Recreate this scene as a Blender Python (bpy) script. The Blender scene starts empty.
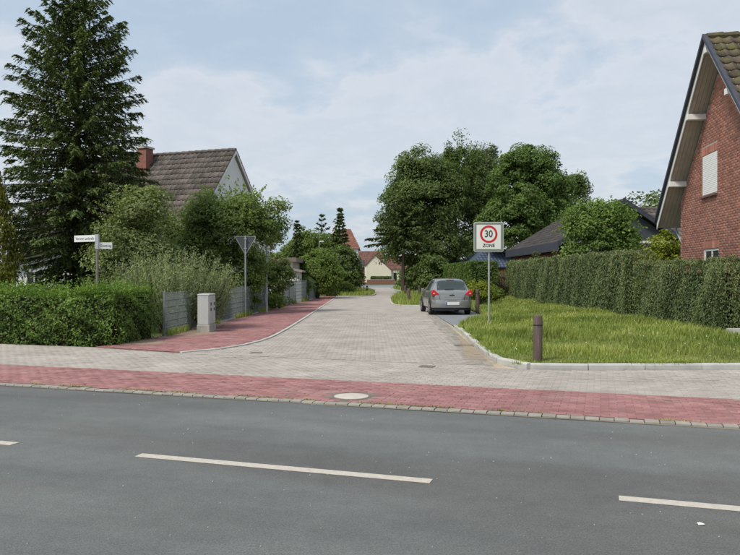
import bpy, bmesh, math, random
import numpy as np
from mathutils import Matrix, Vector
R = math.radians
rng = np.random.default_rng(11)
random.seed(5)
S = bpy.context.scene
C = S.collection

# ------------------------------------------------------------------ camera, sky, sun, exposure
CAMH = 1.7
cam = bpy.data.cameras.new('camera'); camo = bpy.data.objects.new('camera', cam); C.objects.link(camo)
camo.location = (0, 0, CAMH); camo.rotation_euler = (R(89.8), 0, 0)
cam.sensor_width = 36; cam.lens = 36 * 720 / 740; cam.clip_end = 4000; cam.clip_start = 0.05
S.camera = camo
SUN_EL, SUN_AZ = R(54), R(228)          # azimuth clockwise from +Y
world = bpy.data.worlds.new('World'); S.world = world; world.use_nodes = True
def build_world():
    nt = world.node_tree; N = nt.nodes; L = nt.links; N.clear()
    out = N.new('ShaderNodeOutputWorld'); bg = N.new('ShaderNodeBackground'); bg.inputs[1].default_value = 0.1
    sky = N.new('ShaderNodeTexSky'); sky.sky_type = 'NISHITA'; sky.sun_disc = False
    sky.sun_elevation = SUN_EL; sky.sun_rotation = SUN_AZ; sky.air_density = 1.0; sky.dust_density = 3.5; sky.ozone_density = 1.2
    tc = N.new('ShaderNodeTexCoord'); sep = N.new('ShaderNodeSeparateXYZ'); L.new(tc.outputs['Generated'], sep.inputs[0])
    def m(op, a, b=None):
        n = N.new('ShaderNodeMath'); n.operation = op
        for i, x in enumerate((a, b)):
            if x is None: continue
            if isinstance(x, (int, float)): n.inputs[i].default_value = x
            else: L.new(x, n.inputs[i])
        return n.outputs[0]
    den = m('ADD', m('MAXIMUM', sep.outputs[2], 0.0), 0.22)
    cx = m('DIVIDE', sep.outputs[0], den); cy = m('DIVIDE', sep.outputs[1], den)
    com = N.new('ShaderNodeCombineXYZ'); L.new(cx, com.inputs[0]); L.new(cy, com.inputs[1]); com.inputs[2].default_value = 3.7
    def noise(scale, det, rough, dist, off):
        mp = N.new('ShaderNodeMapping'); mp.inputs['Location'].default_value = off; L.new(com.outputs[0], mp.inputs[0])
        n = N.new('ShaderNodeTexNoise'); n.inputs['Scale'].default_value = scale; n.inputs['Detail'].default_value = det
        n.inputs['Roughness'].default_value = rough; n.inputs['Distortion'].default_value = dist
        L.new(mp.outputs[0], n.inputs['Vector']); return n.outputs[0]
    def ramp(x, stops):
        r = N.new('ShaderNodeValToRGB'); e = r.color_ramp.elements
        e[0].position, e[0].color = stops[0]; e[1].position, e[1].color = stops[-1]
        for p, c in stops[1:-1]:
            k = e.new(p); k.color = c
        L.new(x, r.inputs[0]); return r.outputs[0]
    g = lambda v: (v, v, v, 1)
    big = noise(1.15, 9, 0.54, 0.35, (0.9, 3.1, 0))
    shade = noise(3.1, 8, 0.58, 0.2, (5.3, 1.7, 0))
    tot = m('ADD', big, m('MULTIPLY', m('SUBTRACT', shade, 0.5), 0.5))
    hor = N.new('ShaderNodeClamp'); hor.inputs[1].default_value = -.06; hor.inputs[2].default_value = .06
    L.new(m('MULTIPLY', m('SUBTRACT', 0.26, sep.outputs[2]), 0.4), hor.inputs[0]); tot = m('ADD', tot, hor.outputs[0])
    ccol = ramp(tot, [(0.38, (3.6, 4.4, 5.3, 1)), (0.47, (4.05, 4.75, 5.5, 1)), (0.51, (4.6, 5.1, 5.7, 1)), (0.545, (5.2, 5.5, 5.9, 1)), (0.63, (4.75, 5.15, 5.65, 1)), (0.75, (5.3, 5.6, 5.95, 1))])
    mix = N.new('ShaderNodeMix'); mix.data_type = 'RGBA'; mix.inputs[0].default_value = .8
    L.new(sky.outputs[0], mix.inputs[6]); L.new(ccol, mix.inputs[7])
    L.new(mix.outputs[2], bg.inputs[0]); L.new(bg.outputs[0], out.inputs[0])
build_world()
sun = bpy.data.lights.new('sun', 'SUN'); suno = bpy.data.objects.new('sun', sun); C.objects.link(suno)
sun.energy = 2.4; sun.angle = R(10); sun.color = (1.0, 0.95, 0.87)
sd = Vector((math.sin(SUN_AZ) * math.cos(SUN_EL), math.cos(SUN_AZ) * math.cos(SUN_EL), math.sin(SUN_EL)))
suno.rotation_euler = sd.to_track_quat('Z', 'Y').to_euler(); suno.location = (0, 0, 60)
S.render.engine = 'CYCLES'; S.cycles.use_denoising = True; S.cycles.max_bounces = 6
S.cycles.diffuse_bounces = 3; S.cycles.transparent_max_bounces = 4; S.cycles.sample_clamp_indirect = 6
vs = S.view_settings; vs.view_transform = 'Standard'; vs.look = 'None'; vs.gamma = 1; vs.exposure = 0.55; vs.use_curve_mapping = False

# ------------------------------------------------------------------ pixel helpers (photo pixels -> place)
def G(u, v, z=0.0):
    Y = (CAMH - z) * 720 / (v - 275); return ((u - 370) * Y / 720, Y)
def XU(u, Y): return (u - 370) * Y / 720
def ZV(v, Y): return CAMH + (275 - v) * Y / 720
TH = R(-17.8); AX = np.array([math.cos(TH), math.sin(TH)]); NX = np.array([-math.sin(TH), math.cos(TH)])
def SD(s, d): return tuple(s * AX + d * NX)
def inv_sd(x, y): return (x * AX[0] + y * AX[1], x * NX[0] + y * NX[1])
def inside(px, py, poly):
    px = np.asarray(px, float); py = np.asarray(py, float); r = np.zeros(px.shape, bool); n = len(poly)
    for i in range(n):
        x0, y0 = poly[i]; x1, y1 = poly[(i + 1) % n]
        c = ((y0 > py) != (y1 > py)) & (px < (x1 - x0) * (py - y0) / (y1 - y0 + 1e-12) + x0)
        r ^= c
    return r

# ------------------------------------------------------------------ materials
MATS = {}
def mat(name, col, rough=.8, var=.15, scale=4., bump=0., bscale=60., col2=None, rnd=0., rcol=None, metal=0., spec=.3,
        leaf=0., stretch=None, wear=None, wscale=1., coat=0., fine=0., detail=5., mott=None):
    """colour = noise mix of col/col2, times per-piece variation, plus optional wear patches (colour, amount)"""
    if name in MATS: return MATS[name]
    m = bpy.data.materials.new(name); m.use_nodes = True; nt = m.node_tree; N = nt.nodes; L = nt.links; N.clear()
    out = N.new('ShaderNodeOutputMaterial')
    geo = N.new('ShaderNodeNewGeometry'); vec = geo.outputs['Position']
    if stretch:
        mp = N.new('ShaderNodeMapping'); mp.vector_type = 'TEXTURE'
        mp.inputs['Rotation'].default_value = (0, 0, stretch[0]); mp.inputs['Scale'].default_value = stretch[1]
        L.new(vec, mp.inputs[0]); vec2 = mp.outputs[0]
    else: vec2 = vec
    def noise(sc, v=vec, det=detail):
        n = N.new('ShaderNodeTexNoise'); n.inputs['Scale'].default_value = sc; n.inputs['Detail'].default_value = det
        n.inputs['Roughness'].default_value = .6; L.new(v, n.inputs['Vector']); return n.outputs[0]
    def mr(x, a, b, c, d):
        n = N.new('ShaderNodeMapRange'); n.inputs[1].default_value = a; n.inputs[2].default_value = b
        n.inputs[3].default_value = c; n.inputs[4].default_value = d; L.new(x, n.inputs[0]); return n.outputs[0]
    def mixc(f, a, b, mode='MIX'):
        n = N.new('ShaderNodeMix'); n.data_type = 'RGBA'; n.blend_type = mode; n.clamp_factor = True
        for i, x in ((0, f), (6, a), (7, b)):
            if isinstance(x, (int, float)): n.inputs[i].default_value = x
            elif isinstance(x, tuple): n.inputs[i].default_value = (*x[:3], 1)
            else: L.new(x, n.inputs[i])
        return n.outputs[2]
    lo = tuple(c * (1 - var) for c in col); hi = tuple(col2) if col2 else tuple(c * (1 + var) for c in col)
    base = mixc(mr(noise(scale, vec2), .3, .7, 0, 1), lo, hi)
    if rnd or rcol:
        at = N.new('ShaderNodeAttribute'); at.attribute_name = 'rnd'; oi = N.new('ShaderNodeObjectInfo')
        ad = N.new('ShaderNodeMath'); ad.operation = 'ADD'; L.new(at.outputs['Fac'], ad.inputs[0]); L.new(oi.outputs['Random'], ad.inputs[1])
        fr = N.new('ShaderNodeMath'); fr.operation = 'FRACT'; L.new(ad.outputs[0], fr.inputs[0])
        val = at.outputs['Fac'] if leaf else fr.outputs[0]
        if rcol: base = mixc(mr(val, rcol[1], rcol[2], 0, 1), base, rcol[0])
        br = mr(val, 0, 1, 1 - rnd, 1 + rnd)
        cb = N.new('ShaderNodeCombineColor')
        for i in range(3): L.new(br, cb.inputs[i])
        base = mixc(1.0, base, cb.outputs[0], 'MULTIPLY')
    if wear: base = mixc(mr(noise(wscale, vec2), wear[1], wear[2], 0, wear[3]), base, wear[0])
    if fine:
        f2 = mr(noise(85., vec, 4.), .25, .75, 1 - fine, 1 + fine); cb = N.new('ShaderNodeCombineColor')
        for i in range(3): L.new(f2, cb.inputs[i])
        base = mixc(1.0, base, cb.outputs[0], 'MULTIPLY')
    for ms, ma in (mott or ()):
        f2 = mr(noise(ms, vec, 6.), .3, .7, 1 - ma, 1 + ma); cb = N.new('ShaderNodeCombineColor')
        for i in range(3): L.new(f2, cb.inputs[i])
        base = mixc(1.0, base, cb.outputs[0], 'MULTIPLY')
    if leaf:
        d = N.new('ShaderNodeBsdfPrincipled'); d.inputs['Roughness'].default_value = rough; d.inputs['Specular IOR Level'].default_value = spec
        t = N.new('ShaderNodeBsdfTranslucent'); mx = N.new('ShaderNodeMixShader'); mx.inputs[0].default_value = leaf
        tcol = mixc(1.0, base, (1.15, 1.2, .55), 'MULTIPLY')
        L.new(base, d.inputs['Base Color']); L.new(tcol, t.inputs[0])
        L.new(d.outputs[0], mx.inputs[1]); L.new(t.outputs[0], mx.inputs[2]); L.new(mx.outputs[0], out.inputs[0])
    else:
        d = N.new('ShaderNodeBsdfPrincipled'); d.inputs['Roughness'].default_value = rough; d.inputs['Metallic'].default_value = metal
        d.inputs['Specular IOR Level'].default_value = spec; d.inputs['Coat Weight'].default_value = coat
        d.inputs['Coat Roughness'].default_value = .08
        L.new(base, d.inputs['Base Color'])
        if bump:
            b = N.new('ShaderNodeBump'); b.inputs['Strength'].default_value = bump; b.inputs['Distance'].default_value = .02
            L.new(noise(bscale), b.inputs['Height']); L.new(b.outputs[0], d.inputs['Normal'])
        L.new(d.outputs[0], out.inputs[0])
    MATS[name] = m; return m

def brick_sheet(name, c1, c2, cm, bw, bh, rot, mortar=.006):
    m = bpy.data.materials.new(name); m.use_nodes = True; nt = m.node_tree; N = nt.nodes; L = nt.links
    d = N['Principled BSDF']; d.inputs['Roughness'].default_value = .85; d.inputs['Specular IOR Level'].default_value = .25
    geo = N.new('ShaderNodeNewGeometry'); mp = N.new('ShaderNodeMapping'); mp.inputs['Rotation'].default_value = (0, 0, -rot)
    L.new(geo.outputs['Position'], mp.inputs[0])
    b = N.new('ShaderNodeTexBrick'); b.inputs['Scale'].default_value = 1; b.inputs['Brick Width'].default_value = bw
    b.inputs['Row Height'].default_value = bh; b.inputs['Mortar Size'].default_value = mortar; b.inputs['Bias'].default_value = 0
    b.inputs['Color1'].default_value = (*c1, 1); b.inputs['Color2'].default_value = (*c2, 1); b.inputs['Mortar'].default_value = (*cm, 1)
    L.new(mp.outputs[0], b.inputs['Vector'])
    n = N.new('ShaderNodeTexNoise'); n.inputs['Scale'].default_value = 1.3; n.inputs['Detail'].default_value = 8; L.new(geo.outputs['Position'], n.inputs['Vector'])
    r = N.new('ShaderNodeMapRange'); r.inputs[1].default_value = .3; r.inputs[2].default_value = .7; r.inputs[3].default_value = .85; r.inputs[4].default_value = 1.12
    L.new(n.outputs[0], r.inputs[0]); cb = N.new('ShaderNodeCombineColor')
    for i in range(3): L.new(r.outputs[0], cb.inputs[i])
    mx = N.new('ShaderNodeMix'); mx.data_type = 'RGBA'; mx.blend_type = 'MULTIPLY'; mx.inputs[0].default_value = 1
    L.new(b.outputs['Color'], mx.inputs[6]); L.new(cb.outputs[0], mx.inputs[7]); L.new(mx.outputs[2], d.inputs['Base Color'])
    return m

# ------------------------------------------------------------------ mesh helpers
class MB:
    def __init__(s): s.v = []; s.f = []
    def add(s, vs, fs):
        o = len(s.v); s.v += [tuple(map(float, p)) for p in vs]; s.f += [tuple(i + o for i in f) for f in fs]; return s
    def box(s, x0, x1, y0, y1, z0, z1):
        return s.add([(x0,y0,z0),(x1,y0,z0),(x1,y1,z0),(x0,y1,z0),(x0,y0,z1),(x1,y0,z1),(x1,y1,z1),(x0,y1,z1)],
                     [(0,3,2,1),(4,5,6,7),(0,1,5,4),(1,2,6,5),(2,3,7,6),(3,0,4,7)])
    def bar(s, a, b, w, h, up=(0, 0, 1)):
        a = Vector(a); b = Vector(b); d = (b - a).normalized(); u = Vector(up); x = d.cross(u).normalized(); u = x.cross(d)
        c = [x * (i * w / 2) + u * (j * h / 2) for i, j in ((-1,-1),(1,-1),(1,1),(-1,1))]
        return s.add([a + k for k in c] + [b + k for k in c], [(0,1,2,3),(7,6,5,4),(0,4,5,1),(1,5,6,2),(2,6,7,3),(3,7,4,0)])
    def prism(s, pts, z0, z1):
        n = len(pts)
        return s.add([(x, y, z0) for x, y in pts] + [(x, y, z1) for x, y in pts],
                     [tuple(range(n))[::-1], tuple(range(n, 2 * n))] + [(i, (i+1) % n, n + (i+1) % n, n + i) for i in range(n)])
    def vprism(s, pts, y0, y1):     # outline in x,z extruded along y
        n = len(pts)
        return s.add([(x, y0, z) for x, z in pts] + [(x, y1, z) for x, z in pts],
                     [tuple(range(n)), tuple(range(n, 2 * n))[::-1]] + [((i+1) % n, i, n + i, n + (i+1) % n) for i in range(n)])
    def xprism(s, pts, x0, x1):     # outline in y,z extruded along x
        n = len(pts)
        return s.add([(x0, y, z) for y, z in pts] + [(x1, y, z) for y, z in pts],
                     [tuple(range(n))[::-1], tuple(range(n, 2 * n))] + [(i, (i+1) % n, n + (i+1) % n, n + i) for i in range(n)])
    def tube(s, pts, rad, n=8, cap=True):
        pts = [Vector(p) for p in pts]; rad = [rad] * len(pts) if isinstance(rad, (int, float)) else rad
        o = len(s.v); ref = Vector((0.31, 0.95, 0.05))
        for i, p in enumerate(pts):
            d = (pts[min(i + 1, len(pts) - 1)] - pts[max(i - 1, 0)]).normalized()
            if abs(d.dot(ref)) > .95: ref = Vector((.95, -.2, .25))
            x = d.cross(ref).normalized(); y = x.cross(d)
            for k in range(n):
                a = 2 * math.pi * k / n; s.v.append(tuple(p + (x * math.cos(a) + y * math.sin(a)) * rad[i]))
        for i in range(len(pts) - 1):
            for k in range(n): s.f.append((o + i*n + k, o + i*n + (k+1) % n, o + (i+1)*n + (k+1) % n, o + (i+1)*n + k))
        if cap: s.f.append(tuple(o + k for k in range(n))[::-1]); s.f.append(tuple(o + (len(pts)-1)*n + k for k in range(n)))
        return s
    def lathe(s, prof, n=20, c=(0, 0), axis='z', off=0.):
        o = len(s.v)
        for r, h in prof:
            for k in range(n):
                a = 2 * math.pi * k / n; p = (r * math.cos(a), r * math.sin(a))
                if axis == 'z': s.v.append((c[0] + p[0], c[1] + p[1], h))
                elif axis == 'y': s.v.append((c[0] + p[0], h, c[1] + p[1]))
                else: s.v.append((h, c[0] + p[0], c[1] + p[1]))
        for i in range(len(prof) - 1):
            for k in range(n): s.f.append((o + i*n + k, o + i*n + (k+1) % n, o + (i+1)*n + (k+1) % n, o + (i+1)*n + k))
        s.f.append(tuple(o + k for k in range(n))[::-1]); s.f.append(tuple(o + (len(prof)-1)*n + k for k in range(n)))
        return s
    def build(s, name, m, parent=None, bevel=0., smooth=False, loc=(0, 0, 0), rotz=0., fix=True, seg=1):
        me = bpy.data.meshes.new(name); me.from_pydata(s.v, [], s.f)
        bm = bmesh.new(); bm.from_mesh(me)
        if fix: bmesh.ops.recalc_face_normals(bm, faces=bm.faces)
        if bevel: bmesh.ops.bevel(bm, geom=[e for e in bm.edges if len(e.link_faces) == 2 and e.calc_face_angle(0) > .5], offset=bevel, segments=seg, affect='EDGES', profile=.5)
        bm.to_mesh(me); bm.free()
        if smooth:
            me.polygons.foreach_set('use_smooth', [True] * len(me.polygons))
            try: me.set_sharp_from_angle(angle=R(38))
            except Exception: pass
        me.materials.append(m); return link(name, me, parent, loc, rotz)
def link(name, me, parent=None, loc=(0, 0, 0), rotz=0.):
    o = bpy.data.objects.new(name, me); C.objects.link(o); o.location = loc; o.rotation_euler = (0, 0, rotz)
    if parent: o.parent = parent
    return o
def np_mesh(name, V, F, m, parent=None, rnd=None, stuff=False, smooth=False):
    V = np.asarray(V, np.float32); F = np.asarray(F, np.int32); me = bpy.data.meshes.new(name); k = F.shape[1]
    me.vertices.add(len(V)); me.vertices.foreach_set('co', V.ravel())
    me.loops.add(F.size); me.loops.foreach_set('vertex_index', F.ravel())
    me.polygons.add(len(F)); me.polygons.foreach_set('loop_start', np.arange(0, F.size, k, dtype=np.int32))
    try: me.polygons.foreach_set('loop_total', np.full(len(F), k, np.int32))
    except Exception: pass
    if smooth: me.polygons.foreach_set('use_smooth', np.ones(len(F), bool))
    me.update(calc_edges=True)
    if rnd is not None:
        a = me.attributes.new('rnd', 'FLOAT', 'POINT'); a.data.foreach_set('value', np.asarray(rnd, np.float32).ravel())
    me.materials.append(m); o = link(name, me, parent)
    if stuff: o['kind'] = 'stuff'
    return o
def thing(name, label, cat, loc=(0, 0, 0), rotz=0., group=None):
    o = bpy.data.objects.new(name, None); C.objects.link(o); o.empty_display_size = .3
    o.location = loc; o.rotation_euler = (0, 0, rotz); o['label'] = label; o['category'] = cat
    if group: o['group'] = group
    return o
def tag(o, label, cat, group=None):
    o['label'] = label; o['category'] = cat
    if group: o['group'] = group
    return o
def struct(o): o['kind'] = 'structure'; return o
def struct_empty(name):
    o = bpy.data.objects.new(name, None); C.objects.link(o); o['kind'] = 'structure'; return o
def copy_tree(o, parent=None):
    c = o.copy(); C.objects.link(c); c.parent = parent
    for ch in list(o.children): copy_tree(ch, c)
    return c
def sheet(name, pts, z, m):
    me = bpy.data.meshes.new(name); bm = bmesh.new()
    f = bm.faces.new([bm.verts.new((x, y, z)) for x, y in pts]); bm.normal_update()
    if f.normal.z < 0: f.normal_flip()
    bmesh.ops.triangulate(bm, faces=[f]); bm.to_mesh(me); bm.free(); me.materials.append(m)
    return struct(link(name, me))
def text_mesh(name, txt, size, m, parent, loc, rot=(R(90), 0, 0), sx=1., bold=0., depth=.0015, align='CENTER'):
    cu = bpy.data.curves.new(name, 'FONT'); cu.body = txt; cu.size = size; cu.align_x = align; cu.align_y = 'CENTER'
    cu.offset = bold; cu.extrude = depth; cu.resolution_u = 3
    t = bpy.data.objects.new('t', cu); C.objects.link(t)
    me = bpy.data.meshes.new_from_object(t.evaluated_get(bpy.context.evaluated_depsgraph_get())); bpy.data.objects.remove(t)
    me.name = name; me.materials.clear(); me.materials.append(m)
    o = link(name, me, parent, loc); o.rotation_euler = rot; o.scale = (sx, 1, 1); return o

# blocks laid in a plane: (p,q) centres, half sizes, heights -> verts/quads
def blocks(p, q, hp, hq, z0, z1, ch=.004, bare=False):
    n = len(p); V = np.zeros((n, 12, 3)); sg = np.array([(-1,-1),(1,-1),(1,1),(-1,1)])
    z0 = np.broadcast_to(z0, (n,)); z1 = np.broadcast_to(z1, (n,)); hp = np.broadcast_to(hp, (n,)); hq = np.broadcast_to(hq, (n,))
    for k in range(4):
        for lv, (sh, z) in enumerate(((0, z0), (0, z1 - ch), (ch, z1))):
            V[:, lv*4 + k, 0] = p + sg[k,0] * (hp - sh); V[:, lv*4 + k, 1] = q + sg[k,1] * (hq - sh); V[:, lv*4 + k, 2] = z
    f = [(8,9,10,11)]
    for a, b in ((0, 4), (4, 8)):
        for k in range(4): f.append((a+k, a+(k+1) % 4, b+(k+1) % 4, b+k))
    if bare: f = [(8,9,10,11), (4,5,9,8), (5,6,10,9), (7,4,8,11)]
    F = (np.arange(n)[:, None, None] * 12 + np.array(f)[None]).reshape(-1, 4)
    return V.reshape(-1, 3), F
def bond(p0, p1, q0, q1, lp, lq, stagger=.5):
    rows = np.arange(q0, q1, lq); P = []; Q = []
    for i, y in enumerate(rows):
        xs = np.arange(p0 + (i % 2) * lp * stagger, p1, lp); P.append(xs + lp / 2); Q.append(np.full(len(xs), y + lq / 2))
    return np.concatenate(P), np.concatenate(Q)
def pave(parent, name, poly, lp, lq, ang, ztop, m, nind, holes=(), gap=.0055, zone=None, zj=.0016):
    """pavers in bond filling poly (world x,y); the nind nearest the lens in `zone` are pieces of their own"""
    ca, sa = math.cos(ang), math.sin(ang); pl = [(x*ca + y*sa, -x*sa + y*ca) for x, y in poly]
    pp = np.array(pl); p, q = bond(pp[:,0].min(), pp[:,0].max(), pp[:,1].min(), pp[:,1].max(), lp, lq)
    ok = np.ones(len(p), bool)
    for dx, dy in ((-1,-1),(1,-1),(1,1),(-1,1)): ok &= inside(p + dx*lp*.4, q + dy*lq*.4, pl)
    x = p*ca - q*sa; y = p*sa + q*ca
    for hx, hy, hr in holes: ok &= (x-hx)**2 + (y-hy)**2 > hr**2
    p, q, x, y = p[ok], q[ok], x[ok], y[ok]; n = len(p)
    zt = ztop + rng.normal(0, zj, n); sel = np.zeros(n, bool)
    if nind:
        u = x / y * 720 + 370; sc = np.hypot(x, y) + np.where((u < 10) | (u > 735), 100, 0)
        if zone is not None: sc = sc + np.where(inside(x, y, zone), 0, 50)
        sel[np.argsort(sc)[:nind]] = True
        Vb, Fb = blocks(np.array([0.]), np.array([0.]), lp/2 - gap/2, lq/2 - gap/2, -.05, 0.)
        me = bpy.data.meshes.new(name); me.from_pydata([tuple(v) for v in Vb], [], [tuple(map(int, f)) for f in Fb]); me.materials.append(m)
        for i in np.nonzero(sel)[0]:
            o = link(name, me, parent, (x[i], y[i], zt[i]), ang)
            o.rotation_euler = (rng.normal(0, .006), rng.normal(0, .004), ang)
    k = ~sel
    V, F = blocks(p[k], q[k], lp/2 - gap/2, lq/2 - gap/2, zt[k] - .03, zt[k], .0035, True)
    W = V.copy(); W[:,0] = V[:,0]*ca - V[:,1]*sa; W[:,1] = V[:,0]*sa + V[:,1]*ca
    return np_mesh(name + '_field', W, F, m, parent, np.repeat(rng.random(k.sum()), 12), stuff=True)
def resample(pts, step):
    pts = np.array(pts, float); L = np.r_[0, np.cumsum(np.hypot(*np.diff(pts, axis=0).T))]; n = max(1, round(L[-1] / step))
    t = np.linspace(0, L[-1], n + 1); return np.c_[np.interp(t, L, pts[:,0]), np.interp(t, L, pts[:,1])]
def smooth_line(pts, it=3):
    p = [np.array(a, float) for a in pts]
    for _ in range(it):
        q = [p[0]]
        for a, b in zip(p[:-1], p[1:]): q += [.75*a + .25*b, .25*a + .75*b]
        p = q + [p[-1]]
    return [tuple(a) for a in p]
STONE = {}
def stone_line(parent, name, pts, step, width, z0, z1, m, gap=.008, bev=.012, jit=.002):
    key = (name, width, z0, z1)
    if key not in STONE:
        b = MB().box(-.5, .5, -width/2, width/2, z0, z1); o = b.build(name, m, None, 0.)
        me = o.data; bm = bmesh.new(); bm.from_mesh(me)
        es = [e for e in bm.edges if all(v.co.z > z1 - 1e-6 for v in e.verts) and abs(e.verts[0].co.y - e.verts[1].co.y) < 1e-6]
        bmesh.ops.bevel(bm, geom=es, offset=bev, segments=2, affect='EDGES', profile=.5); bm.to_mesh(me); bm.free()
        STONE[key] = me; bpy.data.objects.remove(o)
    q = resample(pts, step)
    for a, b in zip(q[:-1], q[1:]):
        d = b - a; l = float(np.hypot(*d)); o = link(name, STONE[key], parent, (*((a+b)/2), rng.normal(0, jit)), math.atan2(d[1], d[0]) + rng.normal(0, .002))
        o.scale = (max(.02, l - gap), 1, 1)

# ------------------------------------------------------------------ surface materials
M_asph = mat('asphalt', (.126, .133, .127), .68, .16, .9, .3, 150, stretch=(TH, (5.0, 1, 1)), fine=.45, wear=((.088, .08, .073), .46, .64, .75), wscale=.3, mott=((.45, .14), (5., .07), (28., .10)))
M_asph2 = mat('bay_asphalt', (.2, .21, .22), .85, .1, 2., .25, 200, fine=.25)
M_line = mat('road_paint', (.46, .42, .36), .7, .12, 18, .1, 120, fine=.12, wear=((.32, .31, .29), .6, .74, .7), wscale=14)
M_redp = mat('red_paver', (.28, .132, .126), .85, .16, 2.2, .3, 160, rnd=.17, col2=(.325, .168, .16), wear=((.30, .21, .185), .54, .74, .65), wscale=1.3, fine=.12, mott=((.7, .08), (5., .08)))
M_redb = mat('red_joint', (.235, .125, .115), .95, .2, 12)
M_greyp = mat('grey_paver', (.335, .302, .268), .85, .12, 1.0, .3, 160, rnd=.075, col2=(.38, .345, .31), wear=((.28, .25, .21), .54, .74, .4), wscale=.9, fine=.1, mott=((.5, .06), (4., .05)))
M_greyb = mat('grey_joint', (.295, .265, .23), .95, .2, 10)
M_greyfar = brick_sheet('grey_paving_far', (.375, .34, .302), (.335, .302, .268), (.285, .258, .225), .2, .1, 0.)
M_redfar = mat('red_paving_far', (.28, .13, .122), .85, .15, 1.6, .2, 90, fine=.15, wear=((.38, .28, .2), .56, .75, .6), wscale=.7)
M_kerb = mat('kerb_concrete', (.43, .42, .39), .85, .14, 3, .2, 120, rnd=.08, fine=.08, wear=((.26, .25, .22), .58, .75, .6), wscale=5)
M_gut = mat('gutter_stone', (.275, .255, .22), .88, .15, 6, .25, 120, rnd=.1, fine=.1)
M_sand = mat('sand', (.42, .35, .25), .95, .2, 2.4, .4, 160, fine=.2, wear=((.33, .27, .18), .5, .7, .7), wscale=3)
M_soil = mat('grass_soil', (.11, .13, .035), .95, .3, 1.2, .5, 40, col2=(.18, .19, .055))
M_field = mat('meadow', (.06, .085, .024), .95, .3, .25, .3, 20, col2=(.09, .11, .035))
M_iron = mat('cast_iron', (.19, .165, .14), .7, .25, 20, .3, 200, metal=.2)
M_galv = mat('galvanised', (.42, .44, .45), .5, .12, 8, metal=.55, spec=.4)
M_fence = mat('fence_steel', (.27, .31, .305), .55, .12, 8, metal=.25, spec=.4)
M_bark = mat('bark', (.075, .058, .042), .95, .3, 9, .8, 40)
M_wood = mat('bollard_wood', (.098, .07, .062), .85, .25, 14, .4, 60, col2=(.15, .115, .1), stretch=(0, (1, 1, 9)))
M_dark = mat('black_plastic', (.018, .018, .02), .5, .1)
M_white = mat('white_paint', (.72, .72, .7), .5, .05, 4)
M_render = mat('white_render', (.7, .7, .68), .9, .07, 1.5, .15, 60)

# ------------------------------------------------------------------ ground, road, pavements
sheet('ground', [(-900, -400), (900, -400), (900, 1600), (-900, 1600)], -.07, M_field)
sheet('main_road', [SD(-140, 2.8), SD(140, 2.8), SD(140, 8.82), SD(-140, 8.82)], 0., M_asph)
mk = struct_empty('road_marking')
dm = MB().prism([(-1.41, -.06), (1.41, -.06), (1.41, .06), (-1.41, .06)], .002, .005)
first = None
for i in range(-10, 10):
    c = SD(-4.15 + 1.41 + i * 4.28, 5.79)
    if first is None: first = dm.build('painted_dash', M_line, mk, loc=(*c, 0), rotz=TH)
    else: link('painted_dash', first.data, mk, (*c, 0), TH)
n = 900; gs = rng.uniform(-16, 10, n); gd = rng.uniform(2.9, 8.75, n); gp = gs[:, None]*AX + gd[:, None]*NX
gz = rng.uniform(.002, .006, n); V, F = blocks(gp[:,0], gp[:,1], gz*.9, gz*.7, 0., gz, .0005)
np_mesh('road_grit', V, F, mat('grit', (.3, .29, .27), .9, .3, 30, rnd=.5), None, np.repeat(rng.random(n), 12), stuff=True)
# near side pavement the photographer stands on
np_ = sheet('near_pavement', [SD(-140, -1.2), SD(140, -1.2), SD(140, 2.66), SD(-140, 2.66)], .10, M_greyfar)
nk = struct_empty('near_kerb'); stone_line(nk, 'kerbstone', [SD(-14, 2.73), SD(14, 2.73)], 1., .14, -.05, .12, M_kerb)
# gutter between asphalt and cycle path
gu = struct_empty('gutter'); stone_line(gu, 'gutter_stone', [SD(-11.2, 8.9), SD(3.6, 8.9)], .165, .14, -.05, .018, M_gut, .012, .012, .003)
V, F = blocks(np.r_[np.arange(-60, -11.25, .165), np.arange(3.7, 50, .165)], np.full(len(np.r_[np.arange(-60, -11.25, .165), np.arange(3.7, 50, .165)]), 8.9), .077, .075, -.05, .018)
W = V.copy(); W[:,0] = V[:,0]*AX[0] + V[:,1]*NX[0]; W[:,1] = V[:,0]*AX[1] + V[:,1]*NX[1]
np_mesh('gutter_stone_row', W, F, M_gut, gu, np.repeat(rng.random(len(V)//12), 12), stuff=True)
# manhole in the cycle path
MH = SD(-3.3, 9.43)
D0, D1 = 8.985, 10.78
cyc = sheet('cycle_path', [SD(-90, D0), SD(60, D0), SD(60, D1), SD(-90, D1)], .0145, M_redb)
pave(cyc, 'red_paver', [SD(-16, D0), SD(9, D0), SD(9, D1), SD(-16, D1)], .2, .1, TH, .02, M_redp, 300, holes=[(*MH, .40)])
for a, b in ((-90, -16), (9, 60)):
    sheet('cycle_path_end', [SD(a, D0), SD(b, D0), SD(b, D1), SD(a, D1)], .0195, M_redfar)
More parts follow.
